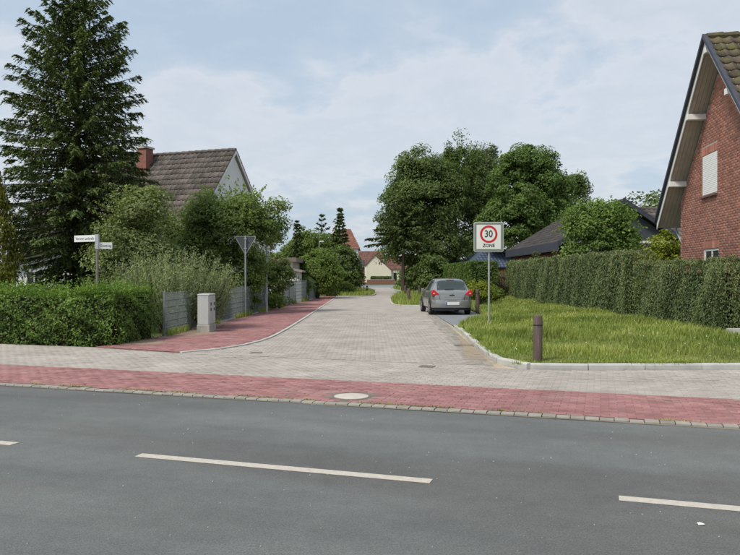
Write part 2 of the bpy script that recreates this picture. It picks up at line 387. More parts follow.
# outlines
EDGE_L = [(-5.97, 16.5), (-4.09, 15.55), (-3.38, 16.2), (-2.83, 17.7), (-2.58, 20.4), (-2.55, 30.6), (-2.55, 62)]
EDGE_L = [EDGE_L[0]] + smooth_line(EDGE_L[1:6], 3) + [EDGE_L[-1]]
FENCE = lambda Y: -5.6 + (Y - 19.6) * .052
KERB_R = smooth_line([(2.74, 22.9), (2.66, 19.8), (2.5, 16.6), (2.44, 14.2), (2.58, 12.95), (3.3, 12.78)], 3) + [(7, 12.88), (14, 13.1)]
STRIP = [(1.98, 13.25), (2.6, 32.2)]
hx = lambda Y: STRIP[0][0] + (Y - 13.25) * (.62 / 18.95)
dcorner = SD(0, D1)
def sd_at_x(x, d): s = (x - d * NX[0]) / AX[0]; return SD(s, d)
pv_poly = [SD(-16, D1), SD(11, D1), (14, 13.02), (7, 12.8), (3.3, 12.7), (2.5, 12.9), (2.0, 13.25), (hx(31), 31), (-2.5, 31)] + EDGE_L[-3:0:-1][0:0] + [p for p in reversed(EDGE_L) if p[1] < 30.9] + [(-6.4, 16.75), SD(-16, 14.05)]
pavement = sheet('pavement', pv_poly, .0145, M_greyb)
# junction blocks follow the main road, side street blocks follow the side street
jun = [SD(-16, D1), SD(11, D1), (14, 13.02), (7, 12.8), (3.3, 12.7), (2.5, 12.9), (2.0, 13.4), (-4.0, 15.3), (-5.97, 16.5), (-6.4, 16.75), SD(-16, 14.05)]
pave(pavement, 'grey_paver', jun, .2, .1, TH, .02, M_greyp, 300, zone=[SD(-3, D1), SD(11, D1), (14, 13.02), (2.5, 12.9), (-3, 15)])
sidep = [(2.0, 13.45), (hx(31), 31), (-2.52, 31)] + [p for p in reversed(EDGE_L) if p[1] < 30.9][:-1] + [(-4.0, 15.35)]
pave(pavement, 'street_paver', sidep, .2, .1, 0., .02, M_greyp, 0)
sheet('side_road', [(-2.5, 31), (hx(31), 31), (2.7, 38.5), (2.62, 96), (-2.5, 96)], .02, M_greyfar)
sheet('cross_street', [(-80, 94), (-2, 92), (30, 90), (90, 86), (90, 118), (-80, 122)], .012, M_asph2)
sheet('side_street_end', [(-3.2, 62), (9, 60), (9, 95), (-3.2, 95)], .008, M_asph2)
def sand_film(name, pts, z):
    # thin wind-blown sand, denser in the middle and breaking up at its rim
    m = MATS.get('sand_film')
    if m is None:
        m = bpy.data.materials.new('sand_film'); MATS['sand_film'] = m; m.use_nodes = True; N = m.node_tree.nodes; L = m.node_tree.links
        d = N['Principled BSDF']; d.inputs['Base Color'].default_value = (.42, .34, .24, 1); d.inputs['Roughness'].default_value = .95; d.inputs['Specular IOR Level'].default_value = .1
        at = N.new('ShaderNodeAttribute'); at.attribute_name = 'rnd'; g = N.new('ShaderNodeNewGeometry'); n = N.new('ShaderNodeTexNoise'); n.inputs['Scale'].default_value = 3.5; n.inputs['Detail'].default_value = 9; n.inputs['Roughness'].default_value = .7
        L.new(g.outputs['Position'], n.inputs['Vector']); a = N.new('ShaderNodeMath'); a.operation = 'MULTIPLY_ADD'; a.inputs[1].default_value = .75; L.new(at.outputs['Fac'], a.inputs[0]); L.new(n.outputs[0], a.inputs[2])
        r = N.new('ShaderNodeMapRange'); r.inputs[1].default_value = .6; r.inputs[2].default_value = 1.25; r.inputs[4].default_value = .6; L.new(a.outputs[0], r.inputs[0]); L.new(r.outputs[0], d.inputs['Alpha'])
    c = np.array(pts).mean(0); V = []; k = len(pts); lv = (0, .45, .75, 1.)
    for f in lv: V += [(c[0] + (x-c[0])*f, c[1] + (y-c[1])*f, z) for x, y in pts]
    F = [[i*k+j, i*k+(j+1) % k, (i+1)*k+(j+1) % k, (i+1)*k+j] for i in range(3) for j in range(k)]
    return struct(np_mesh(name, V, F, m, None, np.repeat([1., .9, .5, 0.], k)))
# red footpath of the side street
red_poly = [(-6.4, 16.75)] + EDGE_L + [(-3.4, 62), (FENCE(48) - .1, 48), (FENCE(19.6) - .15, 19.6)]
fp = sheet('footpath', red_poly, .024, M_redfar)
pave(fp, 'footpath_paver', [(-6.3, 16.8)] + [p for p in EDGE_L if p[1] < 33] + [(FENCE(33), 33), (FENCE(19.6), 19.6)], .2, .1, .0, .034, M_redp, 0)
ek = struct_empty('edging'); stone_line(ek, 'edging_stone', EDGE_L[1:], 1., .1, -.05, .047, M_kerb, .01, .012)
sand_film('sand_patch', smooth_line([(-5.65, 18.9), (-4.9, 18.6), (-4.2, 19.6), (-4.3, 20.6), (-4.75, 22.5), (-4.95, 27), (FENCE(27), 27), (FENCE(19.7), 19.7)], 2), .046)
sand_film('sand_patch', smooth_line([(-6.1, 16.9), (-4.9, 16.9), (-4.7, 17.6), (-5.4, 18.6), (-5.85, 18.6)], 2), .046)
sand_film('sand_patch', smooth_line([(2.0, 13.2), (1.75, 13.6), (1.95, 15.5), (2.25, 18), (2.5, 22), (2.6, 23), (2.5, 16), (2.45, 13.4)], 2), .027)
sand_film('sand_drift', [SD(s_, 8.815) for s_ in np.linspace(-11, 4, 30)] + [SD(s_, 8.80 - .09*random.random()) for s_ in np.linspace(4, -11, 30)], .0035)
# drainage strip, sand and raised kerb on the right
ds = struct_empty('drainage_strip')
for off in (.08, .24): stone_line(ds, 'strip_stone', [(STRIP[0][0] + off, STRIP[0][1] + .1), (STRIP[1][0] + off, STRIP[1][1])], .24, .15, -.05, .016, M_gut, .012, .01, .004)
sheet('sand_verge', [(2.0, 13.3), (2.55, 12.95)] + [p for p in reversed(KERB_R) if p[0] < 2.8 and p[1] > 13.] + [(2.72, 23.2), (2.85, 26), (2.85, 38.3), (2.5, 38.3)], .004, M_sand)
rk = struct_empty('kerb'); stone_line(rk, 'kerbstone', KERB_R, 1., .14, -.05, .125, M_kerb, .009, .03)
bay_e = [(2.74, 23.1), (3.3, 24.6), (4.3, 27.4), (4.7, 31), (4.7, 38.2)]
sheet('parking_bay', [(2.86, 22.6), (3.6, 24.4), (4.6, 27.2), (4.9, 31), (4.9, 38.6), (2.74, 38.6), (2.74, 23.)], .03, M_asph2)
# grassy verge, gently rising to the hedges
def xl(Y):
    pts = [(12.82, 14.), (12.86, 3.4), (12.98, 2.72), (13.4, 2.6), (14.2, 2.56), (16.6, 2.6), (19.8, 2.76), (22.9, 2.84), (24.6, 3.3), (27.4, 4.3), (31, 4.7), (38, 4.7), (60, 4.7)]
    return np.interp(Y, [p[0] for p in pts], [p[1] for p in pts])
def zg(X, Y):
    d = np.minimum(X - xl(Y), np.minimum(Y - 12.84, 40)); t = np.clip(d / 5.0, 0, 1); return .1 + .26 * t * t * (3 - 2 * t) + .03 * np.sin(X * 1.7) * np.sin(Y * 1.1) * t
rows = np.r_[np.linspace(12.83, 14.4, 14), np.linspace(14.6, 60, 90)]; tt = np.linspace(0, 1, 60) ** 1.8
Vg = np.array([[(xl(y) + (45 - xl(y)) * t), y, 0] for y in rows for t in tt]); Vg[:,2] = zg(Vg[:,0], Vg[:,1])
nc = len(tt); Fg = [[i*nc + j, i*nc + j + 1, (i+1)*nc + j + 1, (i+1)*nc + j] for i in range(len(rows)-1) for j in range(nc-1)]
struct(np_mesh('grass_verge', Vg, Fg, M_soil, smooth=True))
# grass islands that pinch the side street
ISL = [('right', smooth_line([(4.7, 38.3), (1.9, 38.3), (1.3, 38.9), (1.25, 44), (1.7, 52), (2.6, 62), (4.7, 64)], 2)),
       ('left', smooth_line([(-2.6, 55.5), (-.6, 55.8), (.35, 58), (.5, 66), (-.2, 76), (-2.6, 80)], 2)),
       ('far', smooth_line([(4.6, 76), (3.2, 76.5), (2.6, 82), (3.0, 90), (6, 92)], 2))]
ik = struct_empty('island_kerb')
for nm, pl in ISL:
    cx = sum(p[0] for p in pl) / len(pl); cy = sum(p[1] for p in pl) / len(pl)
    inner = [(cx + (x-cx) * .97, cy + (y-cy) * .985) for x, y in pl]
    o = MB().prism(inner, -.05, .09).build('grass_island', M_soil); struct(o)
    stone_line(ik, 'kerbstone', pl, 1., .14, -.05, .1, M_kerb)

# iron covers and manhole
mh = thing('manhole', 'round manhole with pale concrete lid and dark sett ring in red path', 'manhole', (*MH, 0))
MB().lathe([(.24, -.03), (.24, .021), (.225, .024), (.0, .026)], 32).build('concrete_lid', mat('lid_concrete', (.47, .43, .38), .9, .1, 8, .2, 90, fine=.08), mh, smooth=True)
MB().lathe([(.27, -.03), (.27, .018), (.265, .02), (.245, .02), (.243, -.03)], 32).build('iron_rim', M_iron, mh)
sm = MB().prism([(-.055, -.068), (.055, -.068), (.066, .066), (-.066, .066)], -.04, .017)
s0 = None; M_sett = mat('dark_sett', (.16, .135, .115), .9, .25, 20, .3, 90, rnd=.25)
for k in range(17):
    a = 2 * math.pi * k / 17; l = (.335 * math.cos(a), .335 * math.sin(a), rng.normal(0, .002))
    if s0 is None: s0 = sm.build('ring_sett', M_sett, mh, .006, loc=l, rotz=a - math.pi/2)
    else: link('ring_sett', s0.data, mh, l, a - math.pi/2)
MB().lathe([(.41, -.02), (.41, .012), (.0, .012)], 32).build('mortar_bed', mat('mortar', (.24, .2, .17), .95, .2, 20), mh)
def grate(u, v, label, w=.42, d=.42, rot=0.):
    X, Y = G(u, v); t = thing('drain_cover', label, 'drain', (X, Y, 0), rot, None)
    fr = MB(); fr.box(-w/2, w/2, -d/2, -d/2+.04, -.02, .03).box(-w/2, w/2, d/2-.04, d/2, -.02, .03).box(-w/2, -w/2+.04, -d/2+.04, d/2-.04, -.02, .03).box(w/2-.04, w/2, -d/2+.04, d/2-.04, -.02, .03)
    fr.build('frame', M_iron, t)
    for i in range(6):
        x = -w/2 + .04 + (i + .5) * (w - .08) / 6; MB().box(x-.014, x+.014, -d/2+.04, d/2-.04, -.02, .028).build('grate_bar', M_iron, t)
    MB().box(-w/2+.04, w/2-.04, -d/2+.04, d/2-.04, -.03, -.01).build('sump', M_dark, t)
grate(464, 346.3, 'rusty iron gully grate in the stone strip beside the kerb', .45, .3)
grate(427, 367.8, 'small iron cover in grey paving near the cycle path', .26, .26, TH)
grate(256, 354, 'small iron cover in grey paving near the red footpath', .24, .24)
lt = G(701, 525); b = MB().add([(-.022, -.015, .004), (.022, -.02, .008), (.028, .015, .004), (-.015, .02, .01), (0, 0, .016)], [(0,1,4),(1,2,4),(2,3,4),(3,0,4),(3,2,1,0)])
tag(b.build('paper_scrap', M_white, loc=(*lt, 0)), 'crumpled white paper scrap lying on the asphalt', 'litter')

# ------------------------------------------------------------------ foliage
def unit(v): return v / (np.linalg.norm(v, axis=-1, keepdims=True) + 1e-9)
def cards(pos, nrm, length, width, tdir=None, tmix=0.):
    n = len(pos); nrm = unit(nrm); t = rng.normal(size=(n, 3))
    if tdir is not None: t = t * (1 - tmix) + tdir * tmix * 2
    t = unit(t - (t * nrm).sum(1, keepdims=True) * nrm); b = np.cross(nrm, t)
    L = np.broadcast_to(length, (n,))[:, None] * .5; Wd = np.broadcast_to(width, (n,))[:, None] * .5
    V = np.stack([pos - t*L, pos + b*Wd - t*L*.15, pos + t*L, pos - b*Wd - t*L*.15], 1)
    return V.reshape(-1, 3), np.arange(4*n).reshape(-1, 4)
def foliage(parent, name, pos, nrm, L, W, val, m, tdir=None, tmix=0.):
    V, F = cards(pos, nrm, L, W, tdir, tmix); return np_mesh(name, V, F, m, parent, np.repeat(np.clip(val, 0, 1), 4))
def leafmat(name, col, col2, rnd=.45, scale=.7, leaf=.38, rcol=None): return mat(name, col, .55, .2, scale, col2=col2, rnd=rnd, leaf=leaf, spec=.25, rcol=rcol)
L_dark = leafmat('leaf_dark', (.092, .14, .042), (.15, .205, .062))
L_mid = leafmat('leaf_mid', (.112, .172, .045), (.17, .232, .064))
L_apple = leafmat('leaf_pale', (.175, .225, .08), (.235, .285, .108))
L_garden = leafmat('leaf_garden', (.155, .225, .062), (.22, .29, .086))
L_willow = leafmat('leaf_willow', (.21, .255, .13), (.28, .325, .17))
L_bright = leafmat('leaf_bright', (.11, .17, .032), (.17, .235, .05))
L_yellow = leafmat('leaf_yellow', (.19, .235, .02), (.27, .30, .035))
L_thuja = leafmat('leaf_thuja', (.15, .165, .022), (.21, .20, .035))
L_spruce = leafmat('needle_spruce', (.074, .108, .034), (.122, .162, .05), .55, .9, .12)
L_privet = leafmat('leaf_privet', (.095, .178, .032), (.165, .25, .048), .5, 1.4)
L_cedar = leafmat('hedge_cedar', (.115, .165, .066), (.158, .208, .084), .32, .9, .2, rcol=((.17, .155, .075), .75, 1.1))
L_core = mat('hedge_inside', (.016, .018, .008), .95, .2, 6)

def crown_points(ells, nclump, per, rc, flat=.6, shell=.5, up=.25, seed=None):
    """leaf clumps spread through the volume of ellipsoids (cx,cy,cz,rx,ry,rz)"""
    w = np.array([e[3]*e[4]*e[5] for e in ells]) ** .67; w /= w.sum(); P = []; Nn = []; Vv = []; cents = []
    which = rng.choice(len(ells), nclump, p=w)
    for k in which:
        e = ells[k]; d = unit(rng.normal(size=3)); 
        if d[2] < -.35 and rng.random() < .6: d[2] *= -.6
        r = shell + (1 - shell) * rng.random() ** .6; r *= rng.uniform(.86, 1.06)
        c = np.array(e[:3]) + d * r * np.array(e[3:6]); cents.append(c)
        s = rc * rng.uniform(.6, 1.35); n = int(per * rng.uniform(.6, 1.3))
        q = rng.normal(size=(n, 3)); q *= np.minimum(1, 1.55 / (np.linalg.norm(q, axis=1, keepdims=True) + 1e-6)); q = q * np.array([s, s, s * flat]) * .72
        tilt = d * .35; q[:, 2] -= (q[:, 0] * tilt[0] + q[:, 1] * tilt[1])
        P.append(c + q); Nn.append(unit(q / s) * .5 + d * .5 + np.array([0, 0, up + .3]) + rng.normal(size=(n, 3)) * .5)
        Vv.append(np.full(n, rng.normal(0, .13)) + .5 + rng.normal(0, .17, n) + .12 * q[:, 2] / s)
    return np.concatenate(P), np.concatenate(Nn), np.concatenate(Vv), cents
def trunk_mesh(parent, h, r0, cents, base=(0, 0), nb=26, lean=(0, 0), h0=None, r1=None, stems=1):
    b = MB(); h0 = h * .3 if h0 is None else h0; r1 = r0 * .25 if r1 is None else r1
    for s in range(stems):
        ox, oy = (rng.normal(0, r0 * 3), rng.normal(0, r0 * 3)) if stems > 1 else (0, 0)
        pts = [(base[0] + ox + lean[0]*t + rng.normal(0, r0*.35) * (t > .05), base[1] + oy + lean[1]*t + rng.normal(0, r0*.35) * (t > .05), h*t - .12*(t == 0)) for t in np.linspace(0, 1, 7)]
        b.tube(pts, list(np.interp(np.linspace(0, 1, 7), [0, .12, 1], [r0*1.3, r0, r1])), 8)
    idx = rng.choice(len(cents), min(nb, len(cents)), replace=False)
    for i in idx:
        c = cents[i]; z0 = min(h * .92, max(h0, c[2] - np.hypot(c[0]-base[0], c[1]-base[1]) * .7)); t = z0 / h
        a = np.array([base[0] + lean[0]*t, base[1] + lean[1]*t, z0]); mid = a*.45 + c*.55 + np.array([0, 0, -.06 * h * rng.random()])
        rr = r0 * (1 - t) * .45 + r0 * .12
        b.tube([a, a*.75 + mid*.25 + rng.normal(0, .03, 3), mid, c], [rr, rr*.8, rr*.5, rr*.18], 5)
    return b.build('trunk', M_bark, parent, smooth=True)
def tree(name, label, cat, loc, ells, nclump, per, rc, lsz, m, h, r0, group=None, asp=.55, extra=None, nb=26, h0=None, stems=1, flat=.6, shell=.5, lean=(0, 0), part='crown'):
    t = thing(name, label, cat, loc, 0, group)
    P, Nn, Vv, cents = crown_points(ells, nclump, per, rc, flat, shell)
    if extra is not None:
        P = np.concatenate([P, extra[0]]); Nn = np.concatenate([Nn, extra[1]]); Vv = np.concatenate([Vv, extra[2]])
    k = P[:, 2] > .05; P, Nn, Vv = P[k], Nn[k], Vv[k]
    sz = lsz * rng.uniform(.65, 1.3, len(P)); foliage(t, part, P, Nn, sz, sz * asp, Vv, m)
    trunk_mesh(t, h, r0, cents, nb=nb, h0=h0, stems=stems, lean=lean); return t
def shoots(pts, dirs, n, lsz, spread=.03, droop=.0):
    """leafy shoots: leaves along thin twigs"""
    P = []; Nn = []; Vv = []
    for p, d in zip(pts, dirs):
        s = np.linspace(0, 1, n)[:, None]; q = np.asarray(p) + s * np.asarray(d) + np.c_[np.zeros((n, 2)), -droop * s[:, 0]**2] + rng.normal(0, spread, (n, 3))
        P.append(q); Nn.append(rng.normal(size=(n, 3)) + np.array([0, 0, .4])); Vv.append(np.full(n, .6) + rng.normal(0, .2, n))
    return np.concatenate(P), np.concatenate(Nn), np.concatenate(Vv)
def conifer(name, label, loc, h, rprof, nwh, nbr, twigs, m, group=None, zlow=.3, card=(.17, .05), droop=.32, r0=.2, tip=.12):
    """whorls of drooping boughs carrying hanging side twigs"""
    t = thing(name, label, 'conifer', loc, 0, group); P = []; T = []; Nn = []; Vv = []; b = MB()
    b.tube([(0, 0, -.1), (.02, .03, h*.3), (-.03, 0, h*.65), (0, 0, h)], [r0, r0*.75, r0*.4, .02], 8)
    for i in range(nwh):
        f = (i + rng.random() * .6) / nwh; z = zlow + (h - zlow) * f ** .92; rm = np.interp(z / h, [p[0] for p in rprof], [p[1] for p in rprof])
        k = max(4, int(nbr * (1 - .35 * f))); a0 = rng.random() * 6.28
        for j in range(k):
            a = a0 + 6.283 * j / k + rng.normal(0, .22); ln = rm * rng.uniform(.66, 1.12) + .06; rise = np.interp(f, [0, .5, 1], [.02, .18, .75])
            s = np.linspace(.0, 1, 9); px = np.cos(a) * ln * s; py = np.sin(a) * ln * s
            pz = z + ln * (rise * s - droop * s**1.6 * (1 - f * .7) + tip * np.maximum(s - .6, 0) * 2)
            pts = np.c_[px, py, pz]; b.tube([pts[0], pts[3], pts[6], pts[8]], [.035 * (1 - f) + .01, .025*(1-f)+.008, .014, .005], 4, False)
            nt = max(5, int(twigs * ln)); st = np.clip(rng.beta(1.6, 1.1, nt), .08, 1); bp = np.c_[np.interp(st, s, px), np.interp(st, s, py), np.interp(st, s, pz)]
            side = rng.choice([-1, 1], nt); od = np.array([np.cos(a), np.sin(a), 0]); ld = np.array([-np.sin(a), np.cos(a), 0])
            tl = (.14 + .30 * (1 - st) * min(1, ln / 1.6)) * rng.uniform(.6, 1.3, nt) * min(1.25, .45 + ln * .4)
            td = od * (.55 + .4*st[:, None]) + ld * side[:, None] * (1.05 - .5*st[:, None]) + np.array([0, 0, -1]) * rng.uniform(.1, 1.15, nt)[:, None]; td = unit(td)
            nk = 8
            for q in range(nk):
                g = (q + .5) / nk; pos = bp + td * (tl * g)[:, None] + np.c_[np.zeros((nt, 2)), -.25 * tl * g * g] + rng.normal(0, .015, (nt, 3))
                P.append(pos); T.append(td + rng.normal(0, .2, (nt, 3))); Nn.append(np.array([0, 0, 1.]) + rng.normal(0, .45, (nt, 3)) + od * .25)
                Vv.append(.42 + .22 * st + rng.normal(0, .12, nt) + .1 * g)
    P = np.concatenate(P); T = np.concatenate(T); Nn = np.concatenate(Nn); Vv = np.concatenate(Vv)
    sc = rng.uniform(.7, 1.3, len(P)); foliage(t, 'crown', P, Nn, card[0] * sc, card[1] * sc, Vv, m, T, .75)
    b.build('trunk', M_bark, t, smooth=True); return t

def fnoise(x, y, s, k=0.):
    return np.sin(x*s + 1.3*k) * np.cos(y*s*1.13 + k) + .5*np.sin(x*s*2.3 + y*s*1.7 + k) + .25*np.sin(x*s*5.1 - y*s*4.3 + 2*k)
def hedge(name, label, x0, x1, y0, y1, zb, zt, dens, lsz, asp, m, topfuzz, vert=0., rough=.06, sides='lfrt', skew=None, seedk=0.):
    """clipped hedge: leaves on a bumpy box surface around a dark twiggy inside"""
    t = thing(name, label, 'hedge', (0, 0, 0)); P = []; Nn = []; Vv = []
    def face(n, fx, fy, fz, nv, dx):
        p = np.c_[fx, fy, fz]; dsp = rough * (fnoise(fx + fy, fz * .8, 2.1, seedk) + fnoise((fx + fy) * .37, fz * .5, 1.9, seedk + 5)) + rng.normal(0, .03, n) - .05 * rng.random(n)**2
        dsp = np.maximum(dsp, -.13 + .03 * rng.random(n))
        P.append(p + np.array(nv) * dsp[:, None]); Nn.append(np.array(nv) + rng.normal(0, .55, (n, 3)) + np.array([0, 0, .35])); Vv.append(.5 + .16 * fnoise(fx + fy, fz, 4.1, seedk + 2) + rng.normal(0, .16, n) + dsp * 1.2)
    U = rng.uniform
    zz = lambda n: zb + (zt - zb) * np.sqrt(U(0, 1, n)) if vert else U(zb, zt, n)
    if 'l' in sides: n = int(dens * (y1-y0) * (zt-zb)); face(n, np.full(n, x0), U(y0 - .1, y1, n), U(zb, zt, n), (-1, 0, 0), 0)
    if 'r' in sides: n = int(dens * .4 * (y1-y0) * (zt-zb)); face(n, np.full(n, x1), U(y0, y1, n), U(zb, zt, n), (1, 0, 0), 0)
    if 'f' in sides: n = int(dens * (x1-x0) * (zt-zb)); face(n, U(x0 - .1, x1 + .05, n), np.full(n, y0), U(zb, zt, n), (0, -1, 0), 0)
    if 'b' in sides: n = int(dens * .5 * (x1-x0) * (zt-zb)); face(n, U(x0, x1, n), np.full(n, y1), U(zb, zt, n), (0, 1, 0), 0)
    if 'l' in sides and 'f' in sides:    # rounded corner
        n = int(dens * .5 * (zt-zb)); a = U(0, 1, n); p = np.c_[x0 + .02 + .14*a, y0 + .16 - .14*a, U(zb, zt, n)] + rng.normal(0, .03, (n, 3)); P.append(p); Nn.append(np.array([-1, -1, .3]) + rng.normal(0, .55, (n, 3))); Vv.append(.5 + rng.normal(0, .16, n))
    n = int(dens * 1.1 * (x1-x0) * (y1-y0)); fx, fy = U(x0, x1, n), U(y0, y1, n)
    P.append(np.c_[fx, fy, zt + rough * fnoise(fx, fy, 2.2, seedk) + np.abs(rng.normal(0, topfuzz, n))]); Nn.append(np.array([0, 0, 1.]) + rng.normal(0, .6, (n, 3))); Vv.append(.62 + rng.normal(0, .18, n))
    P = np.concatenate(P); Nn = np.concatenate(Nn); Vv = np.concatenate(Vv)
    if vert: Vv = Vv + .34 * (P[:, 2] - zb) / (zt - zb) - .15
    if skew: P = skew(P)
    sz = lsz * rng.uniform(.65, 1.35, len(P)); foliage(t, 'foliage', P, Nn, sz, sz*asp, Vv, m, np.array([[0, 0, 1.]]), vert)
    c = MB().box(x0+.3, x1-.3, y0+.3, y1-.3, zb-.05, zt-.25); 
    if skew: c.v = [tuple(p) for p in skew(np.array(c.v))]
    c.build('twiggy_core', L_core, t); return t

# --- left garden
conifer('spruce_tree', 'tall dark spruce with drooping boughs towering over the privet hedge', (XU(78, 27), 27, 0), 12.15,
        [(0, 1.5), (.17, 1.7), (.27, 3.0), (.5, 2.95), (.62, 2.75), (.68, 2.3), (.8, 1.9), (.9, 1.4), (.97, .7), (1, .15)], 54, 11, 21, L_spruce, r0=.24, droop=.42, card=(.15, .052))
hx0 = SD(-16, 14.15)
def left_hedge():
    t = thing('privet_hedge', 'bushy dark green privet hedge beside the paved corner and steel fence', 'hedge')
    line = [SD(-30, 14.3), SD(-16, 14.25), (-9.2, 17.55), (-6.9, 16.95), (-6.05, 17.05), (-5.75, 19.3)]
    q = resample(line, .02); P = []; Nn = []; Vv = []; L = len(q)
    d = np.gradient(q, axis=0); d = d / np.linalg.norm(d, axis=1)[:, None]; outn = np.c_[d[:,1], -d[:,0]]
    n = 52000; i = rng.integers(0, L, n); H = 1.22 + .06 * np.sin(i * .013) + .05 * np.sin(i * .041)
    f = rng.random(n); ztop = H
    side = f < .62; z = np.where(side, rng.random(n) ** .9 * ztop, ztop + np.abs(rng.normal(0, .07, n)))
    lump = .10 * fnoise(i * .02, z * 1.6, 3.1, 1.) + .05 * fnoise(i * .02, z * 2, 8, 2.)
    dep = np.where(side, lump + rng.normal(0, .05, n) + .10 * np.sin(np.clip(z / 1.25, 0, 1) * 3.1) - .06, -rng.random(n) * 1.1)
    p = np.c_[q[i] + outn[i] * dep[:, None], z]; P.append(p)
    Nn.append(np.where(side[:, None], np.c_[outn[i], np.full(n, .5)], np.array([[0, 0, 1.]])) + rng.normal(0, .55, (n, 3)))
    Vv.append(.48 + lump * 1.6 + rng.normal(0, .17, n) + np.where(side, 0, .08))
    ns = 3400; i = rng.integers(0, L, ns); b = np.c_[q[i] - outn[i] * rng.random(ns)[:, None] * .9, np.full(ns, 1.18)]
    a = shoots(b, np.c_[rng.normal(0, .07, (ns, 2)), rng.gamma(3, .06, ns) + .06], 8, .05, .02); P.append(a[0]); Nn.append(a[1]); Vv.append(a[2] + .22)
    P = np.concatenate(P); Nn = np.concatenate(Nn); Vv = np.concatenate(Vv); sz = .062 * rng.uniform(.6, 1.35, len(P))
    foliage(t, 'foliage', P, Nn, sz, sz * .55, Vv, L_privet)
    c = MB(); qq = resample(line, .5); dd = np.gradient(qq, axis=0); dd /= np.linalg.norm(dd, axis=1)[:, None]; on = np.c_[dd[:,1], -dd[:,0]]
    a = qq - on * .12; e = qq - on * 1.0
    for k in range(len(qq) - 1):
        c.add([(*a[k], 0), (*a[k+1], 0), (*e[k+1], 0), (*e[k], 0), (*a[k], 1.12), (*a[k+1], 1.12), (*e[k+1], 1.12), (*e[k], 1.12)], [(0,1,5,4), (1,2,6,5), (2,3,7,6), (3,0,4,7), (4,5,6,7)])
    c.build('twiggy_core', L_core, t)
left_hedge()
for X, Y, hh, k in ((-12.6, 24, 5.4, 0), (-14.4, 22.5, 4.9, 1)):
    t = thing('thuja', ('golden green thuja touching the lower boughs of the spruce', 'shorter golden thuja behind the privet hedge, left of the other')[k], 'conifer', (X, Y, 0), 0, 'golden thujas')
    n = 17000; f = rng.random(n); a = rng.random(n) * 6.283; r = np.interp(f, [0, .2, .6, 1], [.8, 1., .75, .06]) * (1 + .12 * np.sin(a*5 + f*20)) * rng.uniform(.6, 1.12, n) * (1 + .2 * fnoise(a, f*8, 3., k))
    P = np.c_[r*np.cos(a), r*np.sin(a), f*hh + .1]; Nn = np.c_[np.cos(a), np.sin(a), np.full(n, .3)] + rng.normal(0, .5, (n, 3))
    foliage(t, 'crown', P, Nn, .11 * rng.uniform(.6, 1.3, n), .05, .5 + .3*fnoise(a*1.3, f*8, 4., k) + rng.normal(0, .2, n), L_thuja, np.array([[0, 0, 1.]]), .6)
    trunk_mesh(t, hh*.8, .12, [np.array([0, 0, hh*.7])], nb=1)
def branchlets(c, rx, ry, zt, n, ln, seed=0):
    a = rng.random(n) * 6.283; el = rng.uniform(.1, 1.2, n); d = np.c_[np.cos(a)*np.cos(el), np.sin(a)*np.cos(el), np.sin(el)]
    p = np.array(c) + d * np.array([rx, ry, zt]) * .85; return shoots(p, (d + np.array([0, 0, .15])) * (ln * rng.uniform(.5, 1.2, n))[:, None], 16, .08, .04, .12)
tree('apple_tree', 'pale green apple tree between the spruce and the willow bush', 'tree', (XU(131, 24.5), 24.5, 0),
     [(0, 0, 2.6, 1.35, 1.3, 1.2), (.35, -.2, 3.75, .95, .9, .9), (-.75, 0, 2.2, .9, .9, .9), (.8, .1, 2.3, .9, 1, 1.0), (.75, 0, 4.3, .6, .6, .5)], 170, 150, .36, .1, L_apple, 3.6, .11,
     extra=branchlets((0, 0, 3.0), 1.2, 1.2, 1.7, 40, .5), h0=1.0)
tree('garden_tree', 'bushy mid green tree behind the steel fence, feathery branches toward the lamp', 'tree', (XU(228, 31.5), 31.5, 0),
     [(0, 0, 3.5, 1.9, 1.8, 1.6), (-.9, .1, 4.2, 1.1, 1.1, 1.1), (.7, -.1, 4.3, 1.0, 1.0, 1.2), (1.5, .9, 3.6, .95, .9, 1.2), (-1.2, 0, 2.6, 1.2, 1.2, 1.3), (.2, .3, 2.0, 1.7, 1.3, 1.2), (2.0, .8, 4.7, .55, .4, .35)], 300, 170, .42, .12, L_garden, 4.2, .14,
     extra=branchlets((.2, 0, 3.6), 2.0, 1.6, 2.0, 110, .75), h0=1.2)
tree('hazel_shrub', 'dense shrub below the tiled roof, left of the feathery garden tree', 'shrub', (XU(176, 33), 33, 0),
     [(0, 0, 2.8, 1.6, 1.4, 1.8), (-.9, 0, 3.4, 1.1, 1.1, 1.2), (1.1, 0, 2.3, 1.2, 1.1, 1.5)], 150, 150, .42, .13, L_garden, 3.6, .1, h0=.8, stems=3)
